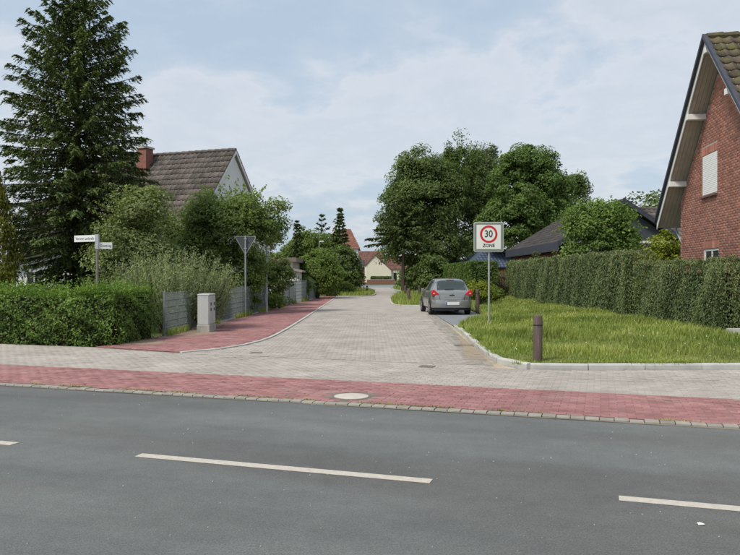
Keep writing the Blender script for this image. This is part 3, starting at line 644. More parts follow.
def willow():
    t = thing('willow_bush', 'feathery grey green willow bush rising above the steel fence', 'shrub', (XU(172, 22.6), 22.6, 0))
    n = 560; a = rng.random(n) * 6.283; rr = np.sqrt(rng.random(n)); bx = rr * np.cos(a) * 1.5; by = rr * np.sin(a) * 1.0
    hgt = (2.55 - .75 * rr**2) * rng.uniform(.72, 1.05, n); P = []; T = []; Vv = []; b = MB()
    for i in range(n):
        d = np.array([np.cos(a[i]) * .28 * rr[i] + rng.normal(0, .07), np.sin(a[i]) * .25 * rr[i] + rng.normal(0, .07), 1.]); k = 46; s = np.linspace(.22, 1, k)[:, None]
        p = np.array([bx[i], by[i], 0]) + d * s * hgt[i]; p[:, 0] += .12 * np.cos(a[i]) * s[:, 0]**3
        P.append(p + rng.normal(0, .035, (k, 3))); T.append(np.array([[0, 0, .8]]) + rng.normal(0, .55, (k, 3))); Vv.append(.35 + .3 * s[:, 0] + rng.normal(0, .15, k))
        if i % 8 == 0: b.tube([(bx[i]*.4, by[i]*.4, -.05), tuple(p[20]), tuple(p[-1])], [.02, .012, .004], 4, False)
    P = np.concatenate(P); T = np.concatenate(T); Vv = np.concatenate(Vv)
    foliage(t, 'foliage', P, rng.normal(size=P.shape) + np.array([0, -.4, .2]), .11 * rng.uniform(.7, 1.3, len(P)), .026, Vv, L_willow, T, .8); b.build('stems', M_bark, t)
willow()
def bush(name, label, u, Y, rx, zt, m, lsz=.1, n=60, per=130, zlow=.1, ry=None, rc=.3, group=None, X=None):
    X = XU(u, Y) if X is None else X; ry = ry or rx * .8; zc = (zt + zlow) / 2; rz = (zt - zlow) / 2
    return tree(name, label, 'shrub', (X, Y, 0), [(0, 0, zc, rx, ry, rz), (-.45*rx, 0, zc*.85, rx*.6, ry*.7, rz*.8), (.45*rx, .1, zc*.9, rx*.6, ry*.7, rz*.85)], n, per, rc, lsz, m, zt * .7, .05, group, nb=10, h0=.15, stems=3, part='foliage')
bush('garden_shrub', 'light green shrub overhanging the fence beside the triangular sign', 243, 30.6, .85, 2.1, L_bright, .1, 45)
bush('garden_shrub', 'dark green shrub behind the fence left of the triangular sign', 218, 29.5, 1.1, 2.1, L_mid, .11, 60)
bush('garden_shrub', 'rounded shrub filling the gap in the fence beyond the first lamp post', 277, 36.0, .75, 3.0, L_mid, .11, 60)
bush('garden_shrub', 'leafy shrub behind the first lamp post', 258, 35.5, 1.0, 3.2, L_mid, .12, 60)
bush('garden_shrub', 'low shrub at the foot of the fence gap', 273, 34.6, .5, .8, L_bright, .08, 22)
bush('rounded_bush', 'large light green rounded bush at the end of the footpath fence', 317, 52, 1.75, 3.5, L_bright, .15, 120, 170, ry=1.7, rc=.45)
bush('rounded_bush', 'tall leafy bush at the footpath bend, in front of the second lamp', 327, 57, .95, 3.6, L_garden, .14, 80, 150, rc=.4, ry=1.0)
bush('climber', 'climbing shrub covering the join of two fence panels', 306, 47.5, .38, 1.75, L_mid, .09, 26, 120)
bush('evergreen_bush', 'dark evergreen bush between the footpath bend and the third lamp', 341, 62, 1.5, 4.2, L_dark, .18, 110, 160, ry=1.5, rc=.5)
bush('evergreen_bush', 'low olive coloured shrub at the foot of the dark evergreen', 338, 59, 1.5, 1.2, L_bright, .13, 40, 110, rc=.35)
bush('evergreen_bush', 'dark bush right behind the third lamp post', 349, 72, 1.2, 3.7, L_dark, .2, 70, 140, rc=.5)
tree('lime_tree', 'light green broadleaf tree behind the second street lamp', 'tree', (XU(309, 80), 80, 0), [(0, 0, 4.4, 2.4, 2.2, 2.6), (1.4, 0, 4.0, 1.6, 1.5, 2.4), (-1.6, 0, 3.6, 1.6, 1.5, 2.4)], 130, 130, .6, .24, L_bright, 4.5, .15)
tree('lime_tree', 'darker broadleaf tree beside the red roofed house', 'tree', (XU(330, 84), 84, 0), [(0, 0, 3.8, 2.2, 2.2, 2.8), (1.3, 0, 3.0, 1.6, 1.5, 2.4)], 120, 130, .6, .24, L_mid, 4.5, .15)
conifer('garden_conifer', 'slim dark spruce in front of the red roofed house', (XU(340, 68), 68, 0), 8.1, [(0, 1.3), (.25, 1.3), (.5, .95), (.75, .6), (.92, .22), (1, .08)], 26, 8, 12, L_spruce, card=(.3, .12))
conifer('garden_conifer', 'thin open conifer with tiered branches behind the second lamp', (XU(322, 92), 92, 0), 9.7, [(0, 2.0), (.3, 1.9), (.6, 1.35), (.8, .8), (1, .08)], 13, 6, 9, L_spruce, card=(.34, .13), droop=.1)
conifer('garden_conifer', 'narrow columnar conifer left of the tiered one', (XU(297, 70), 70, 0), 7.0, [(0, .75), (.5, .6), (.8, .35), (1, .08)], 26, 7, 13, L_spruce, card=(.26, .1))

# --- right side trees
tree('beech_tree', 'broad dark green beech at the left of the tall tree group', 'tree', (XU(424, 66), 66, 0),
     [(0, 0, 8.2, 3.9, 3.8, 4.6), (-1.6, 0, 6.4, 2.7, 2.6, 3.6), (1.6, 0, 9.2, 2.6, 2.6, 3.8), (-.6, 0, 10.6, 2.4, 2.4, 3.0), (0, -.6, 4.6, 4.2, 3.4, 2.8), (-1.9, 0, 9.2, 1.7, 1.7, 2.1)], 470, 185, .8, .22, L_dark, 10, .3, nb=40, h0=1.6)
tree('birch_tree', 'tall narrow feathery tree in the middle of the tall group', 'tree', (XU(455, 69), 69, 0),
     [(0, 0, 9.4, 1.8, 1.8, 4.2), (-.7, 0, 12.2, .9, .9, 2.0), (.5, 0, 12.6, .7, .7, 2.6), (2.0, 0, 9.8, 1.5, 1.5, 4.2), (2.4, 0, 7.2, 2.0, 2.0, 4.0)], 230, 130, .55, .2, L_dark, 13.5, .2, nb=36, flat=.9, extra=branchlets((0, 0, 9.5), 1.8, 1.8, 5.0, 90, 1.3))
tree('birch_tree', 'greyish feathery tree between the beech and the dense round maple', 'tree', (XU(480, 72), 72, 0),
     [(0, 0, 9.4, 1.8, 1.8, 5.0), (-.6, 0, 12.6, 1.0, 1.0, 2.2), (.7, 0, 12.4, 1.3, 1.2, 2.6), (1.2, 0, 10.5, 1.6, 1.6, 3.2)], 170, 130, .55, .2, leafmat('leaf_birch', (.115, .158, .066), (.16, .205, .088)), 13, .2, nb=30, flat=.9, extra=branchlets((0, 0, 9.2), 1.8, 1.8, 5.2, 70, 1.2))
tree('maple_tree', 'dense round crowned maple at the right of the tall tree group', 'tree', (XU(529, 61), 61, 0),
     [(0, 0, 8.4, 3.5, 3.4, 4.3), (-1.1, -.3, 6.0, 3.0, 2.8, 3.6), (1.3, 0, 6.4, 2.6, 2.6, 3.6), (-.5, 0, 10.6, 2.2, 2.2, 2.2), (.6, 0, 10.4, 2.0, 2.0, 2.3)], 410, 190, .64, .22, leafmat('leaf_maple', (.10, .168, .04), (.15, .225, .057)), 9, .28, nb=36, h0=1.6)
tree('ash_tree', 'thin leaved tree peeking out behind the round maple', 'tree', (XU(566, 66), 66, 0),
     [(0, 0, 8.0, 2.0, 2.0, 3.6), (.9, 0, 9.8, 1.0, 1.0, 1.3), (-.6, 0, 6.0, 2.0, 2.0, 3.0)], 170, 150, .5, .19, L_dark, 9, .2, nb=26, flat=.8, extra=branchlets((.4, 0, 8.0), 1.9, 1.8, 3.0, 60, 1.0))
conifer('larch_tree', 'conifer with long drooping boughs at the edge of the beech', (XU(403, 63), 63, 0), 8.4, [(0, 2.9), (.5, 3.0), (.62, 3.1), (.8, 2.0), (1, .2)], 11, 8, 12, L_spruce, card=(.3, .1), droop=.3, zlow=4.6)
for i, (u, Y, rx, zt, mm, lab) in enumerate([(415, 74, 1.6, 2.6, L_mid, 'mid green undergrowth bush below the beech'), (424, 64, 1.5, 3.2, L_dark, 'dark undergrowth bush at the foot of the beech trunk'),
        (436, 60, 1.6, 3.6, L_dark, 'dark bush between the beech and the clipped far hedge'), (414, 84, 1.6, 2.4, L_dark, 'dark bush behind the far tip of the grass island'), (444, 70, 2.4, 4.2, L_dark, 'tall dark thicket below the feathery trees'), (428, 90, 3.0, 4.6, L_mid, 'light bush far behind the beech')]):
    bush('undergrowth_bush', lab, u, Y, rx, zt, mm, .22, 60, 110, rc=.5, ry=rx)
ZH = .3
hedge('clipped_hedge', 'clipped bright hedge behind the parked car', 5.9, 7.45, 42, 58, .1, 2.45, 430, .14, .5, leafmat('leaf_beechhedge', (.085, .145, .032), (.125, .185, .045), .35), .03, 0., .03)
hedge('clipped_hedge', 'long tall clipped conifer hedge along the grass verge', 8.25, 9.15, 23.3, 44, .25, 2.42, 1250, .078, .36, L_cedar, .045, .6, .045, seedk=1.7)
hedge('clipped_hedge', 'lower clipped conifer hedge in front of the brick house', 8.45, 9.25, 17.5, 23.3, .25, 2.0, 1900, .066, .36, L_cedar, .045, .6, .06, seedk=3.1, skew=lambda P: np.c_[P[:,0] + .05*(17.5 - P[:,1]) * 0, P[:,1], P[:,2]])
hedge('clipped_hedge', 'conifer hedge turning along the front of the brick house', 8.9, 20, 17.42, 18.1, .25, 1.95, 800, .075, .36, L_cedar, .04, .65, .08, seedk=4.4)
bush('garden_shrub', 'yellow green shrub between the parked car and the speed sign', 480, 36.5, .7, 1.55, L_yellow, .1, 40, 120)
bush('garden_shrub', 'low mid green shrub right of the yellow green one', 492, 38, .55, 1.2, L_bright, .1, 30, 120)
bush('rose_bush', 'pinkish rose bush at the far end of the long hedge', 502, 44.6, .32, 2.1, leafmat('leaf_rose', (.16, .15, .08), (.32, .25, .19), .4, 6.), .09, 26, 110)
bush('garden_shrub', 'grey green shrub showing above the long hedge', 528, 41, .95, 3.0, leafmat('leaf_grey', (.13, .165, .078), (.175, .21, .10)), .12, 60, 130, X=9.8)
tree('cherry_tree', 'leafy cherry tree rising behind the long clipped hedge', 'tree', (10.05, 31.6, .3), [(0, 0, 2.9, 1.55, 1.4, 1.5), (-.5, 0, 3.6, 1.0, 1.0, 1.0), (1.0, 0, 2.7, .85, .8, 1.0), (-1.2, 0, 2.1, .8, .8, .9), (.2, -.2, 4.0, .8, .8, .7), (-.9, 0, 3.9, .4, .4, .3), (1.1, 0, 3.9, .35, .4, .35)], 190, 130, .36, .13, leafmat('leaf_cherry', (.125, .2, .045), (.185, .27, .066), .45), 3.6, .1,
     extra=branchlets((0, 0, 3.0), 1.5, 1.3, 1.5, 100, .75), h0=1.2)
bush('garden_shrub', 'yellow leaved shrub between the brick house and the slate gable', 661, 27.5, .8, 3.7, L_yellow, .11, 70, 130, X=11.2)
# a few trees beyond the view so the place goes on
for i, (X, Y, s, lab) in enumerate([(-30, 45, 1.2, 'broad tree in the gardens left of the spruce'), (-22, 60, 1.1, 'broad tree behind the small white outbuilding'), (-14, 75, 1.2, 'broad tree behind the house with the tiled roof'), (28, 70, 1.3, 'broad tree behind the brick house'),
        (-9, 105, 1., 'broad tree far behind the low garages'), (16, 110, 1.2, 'broad tree far behind the tall group')]):
    tree('background_tree', lab, 'tree', (X, Y, 0), [(0, 0, 5*s, 3*s, 3*s, 3.2*s), (-1.5*s, 0, 4*s, 2.4*s, 2.4*s, 2.6*s), (1.5*s, 0, 4.2*s, 2.2*s, 2.2*s, 2.6*s)], 100, 90, .9, .38, (L_mid, L_dark)[i % 2], 5*s, .25)
def far_wood():
    n = 22000; x = rng.uniform(-260, 260, n); y = 235 + .0006*x*x + rng.uniform(0, 30, n); h = 6.5 + 2.2*np.sin(x*.11) + 1.6*np.sin(x*.31 + 1) + rng.normal(0, .5, n); z = h * rng.random(n) ** .6
    V, F = cards(np.c_[x, y, z], rng.normal(size=(n, 3)) + np.array([0, -.6, .6]), 2.2, 1.5); np_mesh('far_wood', V, F, L_dark, None, np.repeat(.5 + rng.normal(0, .18, n), 4), stuff=True)
far_wood()

# ------------------------------------------------------------------ grass
def grass(name, n, region, zfun, hmin, hmax, m, lean=.35, hmap=None):
    x, y = region(n); n = len(x); z = zfun(x, y); h = rng.uniform(hmin, hmax, n) * (hmap(x, y) if hmap is not None else 1)
    a = rng.random(n) * 6.283; w = rng.uniform(.0025, .0052, n) * (1 + h) * (1 + .04 * y); dx, dy = np.cos(a), np.sin(a); l = lean * h * rng.uniform(.2, 1.3, n)
    b = np.c_[x, y, z - .02]; m1 = b + np.c_[dx*l*.3, dy*l*.3, h*.6]; tp = b + np.c_[dx*l, dy*l, h]
    s = np.c_[-dy*w, dx*w, np.zeros(n)]
    V = np.stack([b - s, b + s, m1 + s*.8, m1 - s*.8, tp], 1).reshape(-1, 3)
    F = (np.arange(n)[:, None, None]*5 + np.array([[0,1,2],[0,2,3],[3,2,4]])[None]).reshape(-1, 3)
    val = np.clip(.48 + .2*fnoise(x, y, .9, 1.) + rng.normal(0, .16, n), 0, 1)
    o = np_mesh(name, V, F, m, None, np.repeat(val, 5), stuff=True); return o
M_grass = mat('grass_blade', (.245, .325, .07), .6, .2, .55, col2=(.37, .42, .11), rnd=.38, leaf=.4, rcol=((.42, .37, .17), .72, 1.0), wear=((.15, .25, .035), .52, .68, .6), wscale=.8)
def verge_region(n):
    y = 12.9 + 31 * rng.random(n) ** 1.7; x0 = xl(y); x1 = np.where(y < 17.3, 13, 8.45); x = x0 + (x1 - x0) * rng.random(n); return x, y
tall = lambda x, y: np.where(y < 14.0, .55, 1.) * (.75 + .35*np.clip(fnoise(x, y, 1.1, 2.), -1, 1)) * np.where((x < 4.9) & (y > 16.5), 1.35, 1.) * np.where(y > 24, 1.15, 1.)
o = grass('verge_grass', 135000, verge_region, zg, .05, .21, M_grass, .6, tall); o['label'] = 'long unmown grass on the verge below the clipped hedges'; o['category'] = 'grass'
def isl_region(n):
    X = []; Y = []
    for nm, pl in ISL:
        p = np.array(pl); k = n // 3; x = rng.uniform(p[:,0].min(), p[:,0].max(), k); y = rng.uniform(p[:,1].min(), p[:,1].max(), k); q = inside(x, y, pl); X.append(x[q]); Y.append(y[q])
    return np.concatenate(X), np.concatenate(Y)
o = grass('island_grass', 24000, isl_region, lambda x, y: np.full(len(x), .08), .12, .42, M_grass, .45); o['label'] = 'tall grass on the islands narrowing the side street'; o['category'] = 'grass'
def edge_region(n):
    y = rng.uniform(19.6, 48, n); x = FENCE(y) + rng.normal(0.02, .07, n); k = fnoise(x, y, .8, 3.) > .05; return x[k], y[k]
o = grass('fence_weeds', 7000, edge_region, lambda x, y: np.full(len(x), .03), .06, .28, M_grass, .5); o['label'] = 'weeds growing along the foot of the steel fence'; o['category'] = 'weeds'
def gut_region(n):
    s = rng.uniform(-10, 4, n); d = 8.985 + rng.normal(0, .008, n); k = fnoise(s, s, 1.7, 2.) > .25; p = s[k, None]*AX + d[k, None]*NX; return p[:,0], p[:,1]
o = grass('gutter_weeds', 2600, gut_region, lambda x, y: np.full(len(x), .02), .01, .05, M_grass, .7); o['label'] = 'tiny weeds in the joint along the gutter stones'; o['category'] = 'weeds'
def kerb_region(n):
    q = resample(KERB_R, .01); i = rng.integers(0, len(q), n); p = q[i] + rng.normal(0, .05, (n, 2)); k = fnoise(p[:,0], p[:,1], 1.9, 1.) > -.1; return p[k, 0] + .07, p[k, 1] + .06
o = grass('kerb_grass', 9000, kerb_region, lambda x, y: np.full(len(x), .09), .05, .13, M_grass, 1.1); o['label'] = 'grass spilling over the raised kerb of the verge'; o['category'] = 'grass'
def flowers():
    n = 170; x, y = verge_region(n); z = zg(x, y) + rng.uniform(.12, .24, n); V, F = cards(np.c_[x, y, z], np.array([0, -.5, 1.]) + rng.normal(0, .3, (n, 3)), .022, .02)
    o = np_mesh('daisies', V, F, mat('petal', (.7, .7, .62), .7, .1), None, stuff=True); o['label'] = 'small white flowers scattered in the verge grass'; o['category'] = 'flowers'
flowers()
b = MB().box(-1.6, 1.6, -.04, .04, -.1, .05); 
for k in range(3): pass
ge = struct_empty('garden_edging'); stone_line(ge, 'edging_slab', [(8.3, 16.75), (14.3, 16.75)], 1., .05, .1, .46, M_kerb)

# ------------------------------------------------------------------ buildings
M_tileB = mat('brown_tile', (.10, .085, .076), .85, .25, 1.3, .3, 50, col2=(.145, .122, .11), rnd=.3, wear=((.10, .095, .05), .56, .72, .5), wscale=1.6)
M_tileM = mat('mossy_tile', (.10, .078, .06), .9, .25, 2.2, .4, 50, col2=(.13, .105, .075), rnd=.3, wear=((.13, .13, .035), .48, .66, .75), wscale=2.6)
M_tileR = mat('red_tile', (.22, .098, .072), .85, .2, 1.0, .2, 40, rnd=.2)
M_tileRB = mat('red_brown_tile', (.15, .075, .062), .85, .2, 1.0, .2, 40, rnd=.2)
M_tileBlue = mat('blue_glazed_tile', (.075, .105, .16), .62, .2, 1.0, 0., 40, rnd=.12, spec=.3)
M_tileD = mat('dark_tile', (.052, .047, .046), .8, .2, 1.4, .3, 50, col2=(.075, .066, .062), rnd=.25)
M_slate = mat('slate', (.05, .056, .072), .6, .2, 5, .15, 50, rnd=.2)
M_brick = mat('red_brick', (.43, .18, .125), .9, .18, 2.2, .2, 70, rnd=.26, col2=(.50, .225, .165), rcol=((.24, .11, .09), .86, .94), fine=.1)
M_mortar = mat('brick_mortar', (.38, .305, .26), .95, .12, 6)
M_brickfar = mat('far_brick', (.235, .105, .08), .9, .22, 7, .15, 30, fine=.2)
M_soffit = mat('soffit_board', (.46, .41, .36), .8, .12, 3, .1, 30)
M_glass = mat('window_glass', (.03, .036, .042), .08, .1, spec=.6)
M_shutter = mat('shutter', (.78, .78, .76), .6, .04, 3)
M_cream = mat('cream_render', (.70, .65, .52), .9, .05, 1., .1, 30)
M_beige = mat('beige_render', (.45, .41, .34), .9, .08, 1., .1, 30)
def tiles(parent, o, ac, up, width, length, m, tw=.3, row=.34, name='roof_tiles', wid2=None, shift=0.):
    """interlocking pantiles in stepped courses; wid2/shift taper the courses (hips)"""
    o, ac, up = np.array(o, float), unit(np.array(ac, float)), unit(np.array(up, float)); nrm = np.cross(ac, up)
    if nrm[2] < 0: nrm = -nrm
    nr = max(1, int(round(length / row))); row = length / nr; ns = 6; V = []; F = []; rv = []
    for r in range(nr):
        f = r / nr; w = width if wid2 is None else width + (wid2 - width) * f; s0 = shift * f
        nt = max(1, int(round(w / tw))); x = np.linspace(0, w, nt * ns + 1); ph = (x / w * nt) % 1.
        wave = .022 * np.cos(2*np.pi*ph) + .012 * (ph < .12); n = len(x); base = len(V) and sum(len(a) for a in V) or 0
        P = lambda y, z: o + np.outer(x + s0, ac) + y * up + np.outer(z, nrm)
        jit = rng.normal(0, .003)
        V += [P(r*row, np.zeros(n) - .01), P(r*row, .045 + wave + jit), P((r+1)*row + .02, .008 + wave)]
        i = np.arange(n - 1)
        for a in (0, n): F.append(np.c_[base + a + i, base + a + i + 1, base + a + n + i + 1, base + a + n + i])
        tr = np.repeat(rng.random(nt), ns); tr = np.r_[tr, tr[-1]]; rv += [tr, tr, tr]
    ob = np_mesh(name, np.concatenate(V), np.concatenate(F), m, parent, np.concatenate(rv), stuff=True); return ob
def window(parent, x, y0, y1, z0, z1, face, frame=M_white, glass=M_glass, shutter=None, muntin=1, sill=True, name='window'):
    """window in a wall; face='x-' (outside toward -x) or 'y-'"""
    def bx(a0, a1, d0, d1, h0, h1):
        return (d0, d1, a0, a1, h0, h1) if face == 'x-' else (a0, a1, d0, d1, h0, h1)
    t = .06; fr = MB()
    for q in ((y0, y1, z0, z0+t), (y0, y1, z1-t, z1), (y0, y0+t, z0+t, z1-t), (y1-t, y1, z0+t, z1-t)): fr.box(*bx(q[0], q[1], x, x+.05, q[2], q[3]))
    for i in range(muntin):
        c = y0 + (y1-y0) * (i+1) / (muntin+1); fr.box(*bx(c-.035, c+.035, x+.004, x+.046, z0+t, z1-t))
    w = fr.build(name, frame, parent)
    MB().box(*bx(y0+t, y1-t, x+.02, x+.03, z0+t, z1-t)).build('pane', glass, w)
    if shutter is not None:
        zz = z0 + (z1-z0) * shutter; k = 0; n = int((z1 - zz) / .055); hs = (z1 - zz) / n
        for i in range(n):
            MB().box(*bx(y0+.03, y1-.03, x-.022, x-.006, zz + i*hs, zz + (i+1)*hs - .008)).build('shutter_slat', M_shutter, w)
    if sill: MB().box(*bx(y0-.03, y1+.03, x-.10, x-.005, z0-.07, z0-.012)).build('sill', M_kerb if shutter is None else mat('brick_sill', (.16, .08, .07), .9, .15, 9), w)
    return w
def gable_roof(t, L, W, eave, ridge, ov, vo, mtile, mtrim=M_white, tw=.3, row=.34, thick=.16, soffit=M_soffit, x0=0.):
    """two tiled slopes, bargeboards and ridge; ridge along local x; eave/ridge are heights of the tile plane over the wall line / ridge"""
    k = (ridge - eave) / (W/2); ye = W/2 + ov; ze = ridge - k*ye; ln = math.hypot(ye, ridge - ze)
    for s in (-1, 1):
        MB().xprism([(s*ye, ze-thick), (s*ye, ze), (0, ridge), (0, ridge-thick)], x0-vo, L+vo).build('soffit', soffit, t)
        tiles(t, (x0-vo-.02, s*ye*1.01, ze + .012 - .01*k*ye), (1, 0, 0), (0, -s*ye, ridge-ze), L + 2*vo + .04 - x0, ln, mtile, tw, row)
        for xx in (x0-vo-.03, L+vo):
            MB().xprism([(s*ye, ze-thick-.05), (s*ye, ze-.02), (0, ridge-.02), (0, ridge-thick-.05)], xx, xx+.03).build('bargeboard', mtrim, t)
    rt = MB(); n = int((L + 2*vo - x0) / .4)
    for i in range(n):
        a = x0 - vo + i*.4; rt.tube([(a, 0, ridge+.015), (a+.43, 0, ridge+.03)], [.10, .115], 8)
    rt.build('ridge_tiles', mtile, t)
    return k, ye, ze
def brickwork(parent, fn_inside, y0, y1, z0, z1, thick=.1, holes=(), bl=.24, bh=.072):
    p, q = bond(y0, y1, z0, z1, bl, bh); ok = np.ones(len(p), bool)
    for dx in (-1, 1):
        for dz in (-1, 1): ok &= fn_inside(p + dx*bl*.42, q + dz*bh*.45)
    p, q = p[ok], q[ok]; lo = p - bl/2; hi = p + bl/2
    for a, b, c, d in holes:        # cut the bricks at the reveals
        z_ = (q > c - bh*.3) & (q < d + bh*.3); mid = (lo + hi) / 2
        left = z_ & (mid < (a+b)/2) & (hi > a); right = z_ & (mid >= (a+b)/2) & (lo < b)
        hi = np.where(left, np.minimum(hi, a), hi); lo = np.where(right, np.maximum(lo, b), lo)
    k = hi - lo > .05; p, q, hw = ((lo + hi) / 2)[k], q[k], ((hi - lo) / 2)[k]
    V, F = blocks(p, q, hw - .006, bh/2 - .006, 0., .008 + rng.normal(0, .0012, len(p)), .004, True)
    W = np.c_[-V[:,2], V[:,0], V[:,1]]; return np_mesh('brickwork', W, F[:, ::-1], M_brick, parent, np.repeat(rng.random(len(p)), 12), stuff=True)

# --- brick house on the right
bh = thing('brick_house', 'red brick house with steep tiled gable and white bargeboards behind the hedge', 'house', (9.96, 20.2, .3), math.atan2(-.1137, .9935))
HW, RZ = 3.9, 8.08; k1 = 1.0
w1 = (.55, 1.79, 3.77, 5.0); w2 = (.42, 1.66, .95, 2.18)
wallz = lambda y: RZ - .33 - np.abs(y) * k1
MB().xprism([(-HW, -.4), (HW, -.4), (HW, wallz(HW)), (0, wallz(0)), (-HW, wallz(HW))], .06, 11).build('wall', M_mortar, bh)
# mortar skin with real openings in front of the core
sk = MB()
for a, b in ((-HW, w2[0]), (w2[0], w1[0]), (w1[0], w2[1]), (w2[1], w1[1]), (w1[1], HW)):
    cuts = []
    if a >= w2[0] and b <= w2[1]: cuts.append((w2[2], w2[3]))
    if a >= w1[0] and b <= w1[1]: cuts.append((w1[2], w1[3]))
    z = -.4
    for c0, c1 in cuts: sk.box(-.018, .059, a, b, z, c0); z = c1
    if a < 0 < b: sk.xprism([(a, z), (b, z), (b, wallz(b)), (0, wallz(0)), (a, wallz(a))], -.018, .059)
    else: sk.xprism([(a, z), (b, z), (b, wallz(b)), (a, wallz(a))], -.018, .059)
sk.build('wall_skin', M_mortar, bh)
for c in (w1, w2): pass
b0 = brickwork(bh, lambda y, z: (np.abs(y) < HW) & (z < wallz(y)) & (z > -.4), -HW, HW, -.4, 8, holes=[(w1[0]-.0, w1[1]+.0, w1[2], w1[3]+.24), (w2[0], w2[1], w2[2], w2[3]+.24)])
b0.location.x = -.018
for c in (w1, w2):
    n = 14; step = (c[1]-c[0]+.1) / n; sm = MB().box(-.01, 0, -step/2+.006, step/2-.006, 0, .215); f0 = None
    for i in range(n):
        l = (-.018, c[0] - .05 + (i+.5)*step, c[3] + .012)
        if f0 is None: f0 = sm.build('lintel_brick', M_brick, bh, loc=l)
        else: link('lintel_brick', f0.data, bh, l)
window(bh, .0, w1[0]+.005, w1[1]-.005, w1[2]+.01, w1[3]-.005, 'x-', shutter=0.03, muntin=0)
window(bh, .0, w2[0]+.005, w2[1]-.005, w2[2]+.01, w2[3]-.005, 'x-', muntin=1)
kk, ye, ze = gable_roof(bh, 11, 2*HW, RZ - HW*k1, RZ, .95, .5, M_tileM, thick=.2, soffit=M_soffit, tw=.3, row=.36)
for s in (-1, 1):       # dark slate verge over the white board
    MB().xprism([(s*(ye+.02), ze-.03), (s*(ye+.02), ze+.09), (0, RZ+.1), (0, RZ-.03)], -.62, -.5).build('slate_verge', M_slate, bh)
for yy in (1.55, 3.35, -1.55, -3.35, 0):
    zt = RZ - .22 - abs(yy) - .06
    MB().box(-.56, -.02, yy-.085, yy+.085, zt-.17, zt).build('purlin_end', M_white, bh, .008)
for s_ in (-1, 1):      # boards lining the verge overhang
    for i in range(4):
        x = -.47 + i * .118; a, b_ = (s_*(ye-.05), ze - .205 + .05), (s_*.12, RZ - .205 - .12)
        MB().add([(x, a[0], a[1]), (x+.108, a[0], a[1]), (x+.108, b_[0], b_[1]), (x, b_[0], b_[1]), (x, a[0], a[1]-.014), (x+.108, a[0], a[1]-.014), (x+.108, b_[0], b_[1]-.014), (x, b_[0], b_[1]-.014)], [(0,1,2,3),(7,6,5,4),(0,4,5,1),(1,5,6,2),(2,6,7,3),(3,7,4,0)]).build('soffit_board', M_soffit, bh)
MB().tube([(-.45, ye+.06, ze-.04), (11.4, ye+.06, ze-.04)], .07, 8).build('gutter', M_galv, bh)
MB().tube([(.12, ye+.05, ze-.1), (.12, ye-.02, ze-.3), (.12, HW+.12, ze-.85), (.12, HW+.08, ze-1.2), (.12, HW+.08, -.3)], .045, 8).build('downpipe', M_galv, bh, smooth=True)

# --- white gabled house on the left
lh = thing('gabled_house', 'white gabled house with weathered brown tiled roof and brick chimney', 'house', (XU(234, 37), 37, 0), R(180 - 20))
MB().xprism([(-3.9, 0), (3.9, 0), (3.9, 3.45), (0, 7.85), (-3.9, 3.45)], .0, 10).build('wall', M_render, lh)
gable_roof(lh, 10, 7.8, 3.65, 8.1, .35, .12, M_tileB, tw=.27, row=.40, thick=.12)
ch = MB().box(4.7, 5.25, .35, .95, 6.2, 8.35).build('chimney', M_brickfar, lh)
MB().box(4.64, 5.31, .29, 1.01, 8.35, 8.45).build('chimney_cap', M_kerb, ch)
window(lh, -.02, -.55, .55, 4.5, 5.7, 'x-', muntin=1)
for a in (1.2, 4, 7.2):
    MB().box(a, a+1.3, 3.88, 3.93, 1., 2.3).build('window', M_white, lh); MB().box(a+.08, a+1.22, 3.9, 3.94, 1.08, 2.22).build('window_pane', M_glass, lh)

# --- small outbuilding behind the spruce
ob = thing('outbuilding', 'small white outbuilding with grey sloping roof behind the spruce boughs', 'outbuilding', (XU(16, 32), 32, 0), R(-8))
MB().vprism([(0, 0), (4.2, 0), (4.2, 3.4), (.0, 2.35)], 0, 5).build('wall', M_render, ob)
MB().vprism([(-.35, 2.3), (4.5, 3.52), (4.5, 3.68), (-.35, 2.46)], -.4, 5.4).build('roof', M_tileD, ob)
window(ob, -.03, .5, 1.3, 1.0, 1.9, 'y-')
# --- low garages by the footpath
ga = thing('garage', 'small white garage with sloping grey roof edge behind the footpath fence', 'garage', (XU(299, 45) - .55, 45, 0), R(3))
MB().vprism([(-2.6, 0), (.5, 0), (.5, 1.95), (-2.6, 2.6)], 0, 5.5).build('wall', M_render, ga)
MB().vprism([(-2.8, 2.62), (.75, 1.87), (.75, 2.0), (-2.8, 2.75)], -.25, 5.7).build('roof', mat('sheet_roof', (.33, .31, .28), .8, .12, 4), ga)
gb = thing('garage', 'beige flat roofed garage left of the small white one', 'garage', (-8.6, 46.5, 0))
MB().box(0, 3.6, 0, 6, 0, 2.55).build('wall', M_beige, gb); MB().box(-.2, 3.85, -.2, 6.2, 2.55, 2.82).build('roof_slab', mat('roof_edge', (.2, .16, .13), .8, .1, 4), gb)

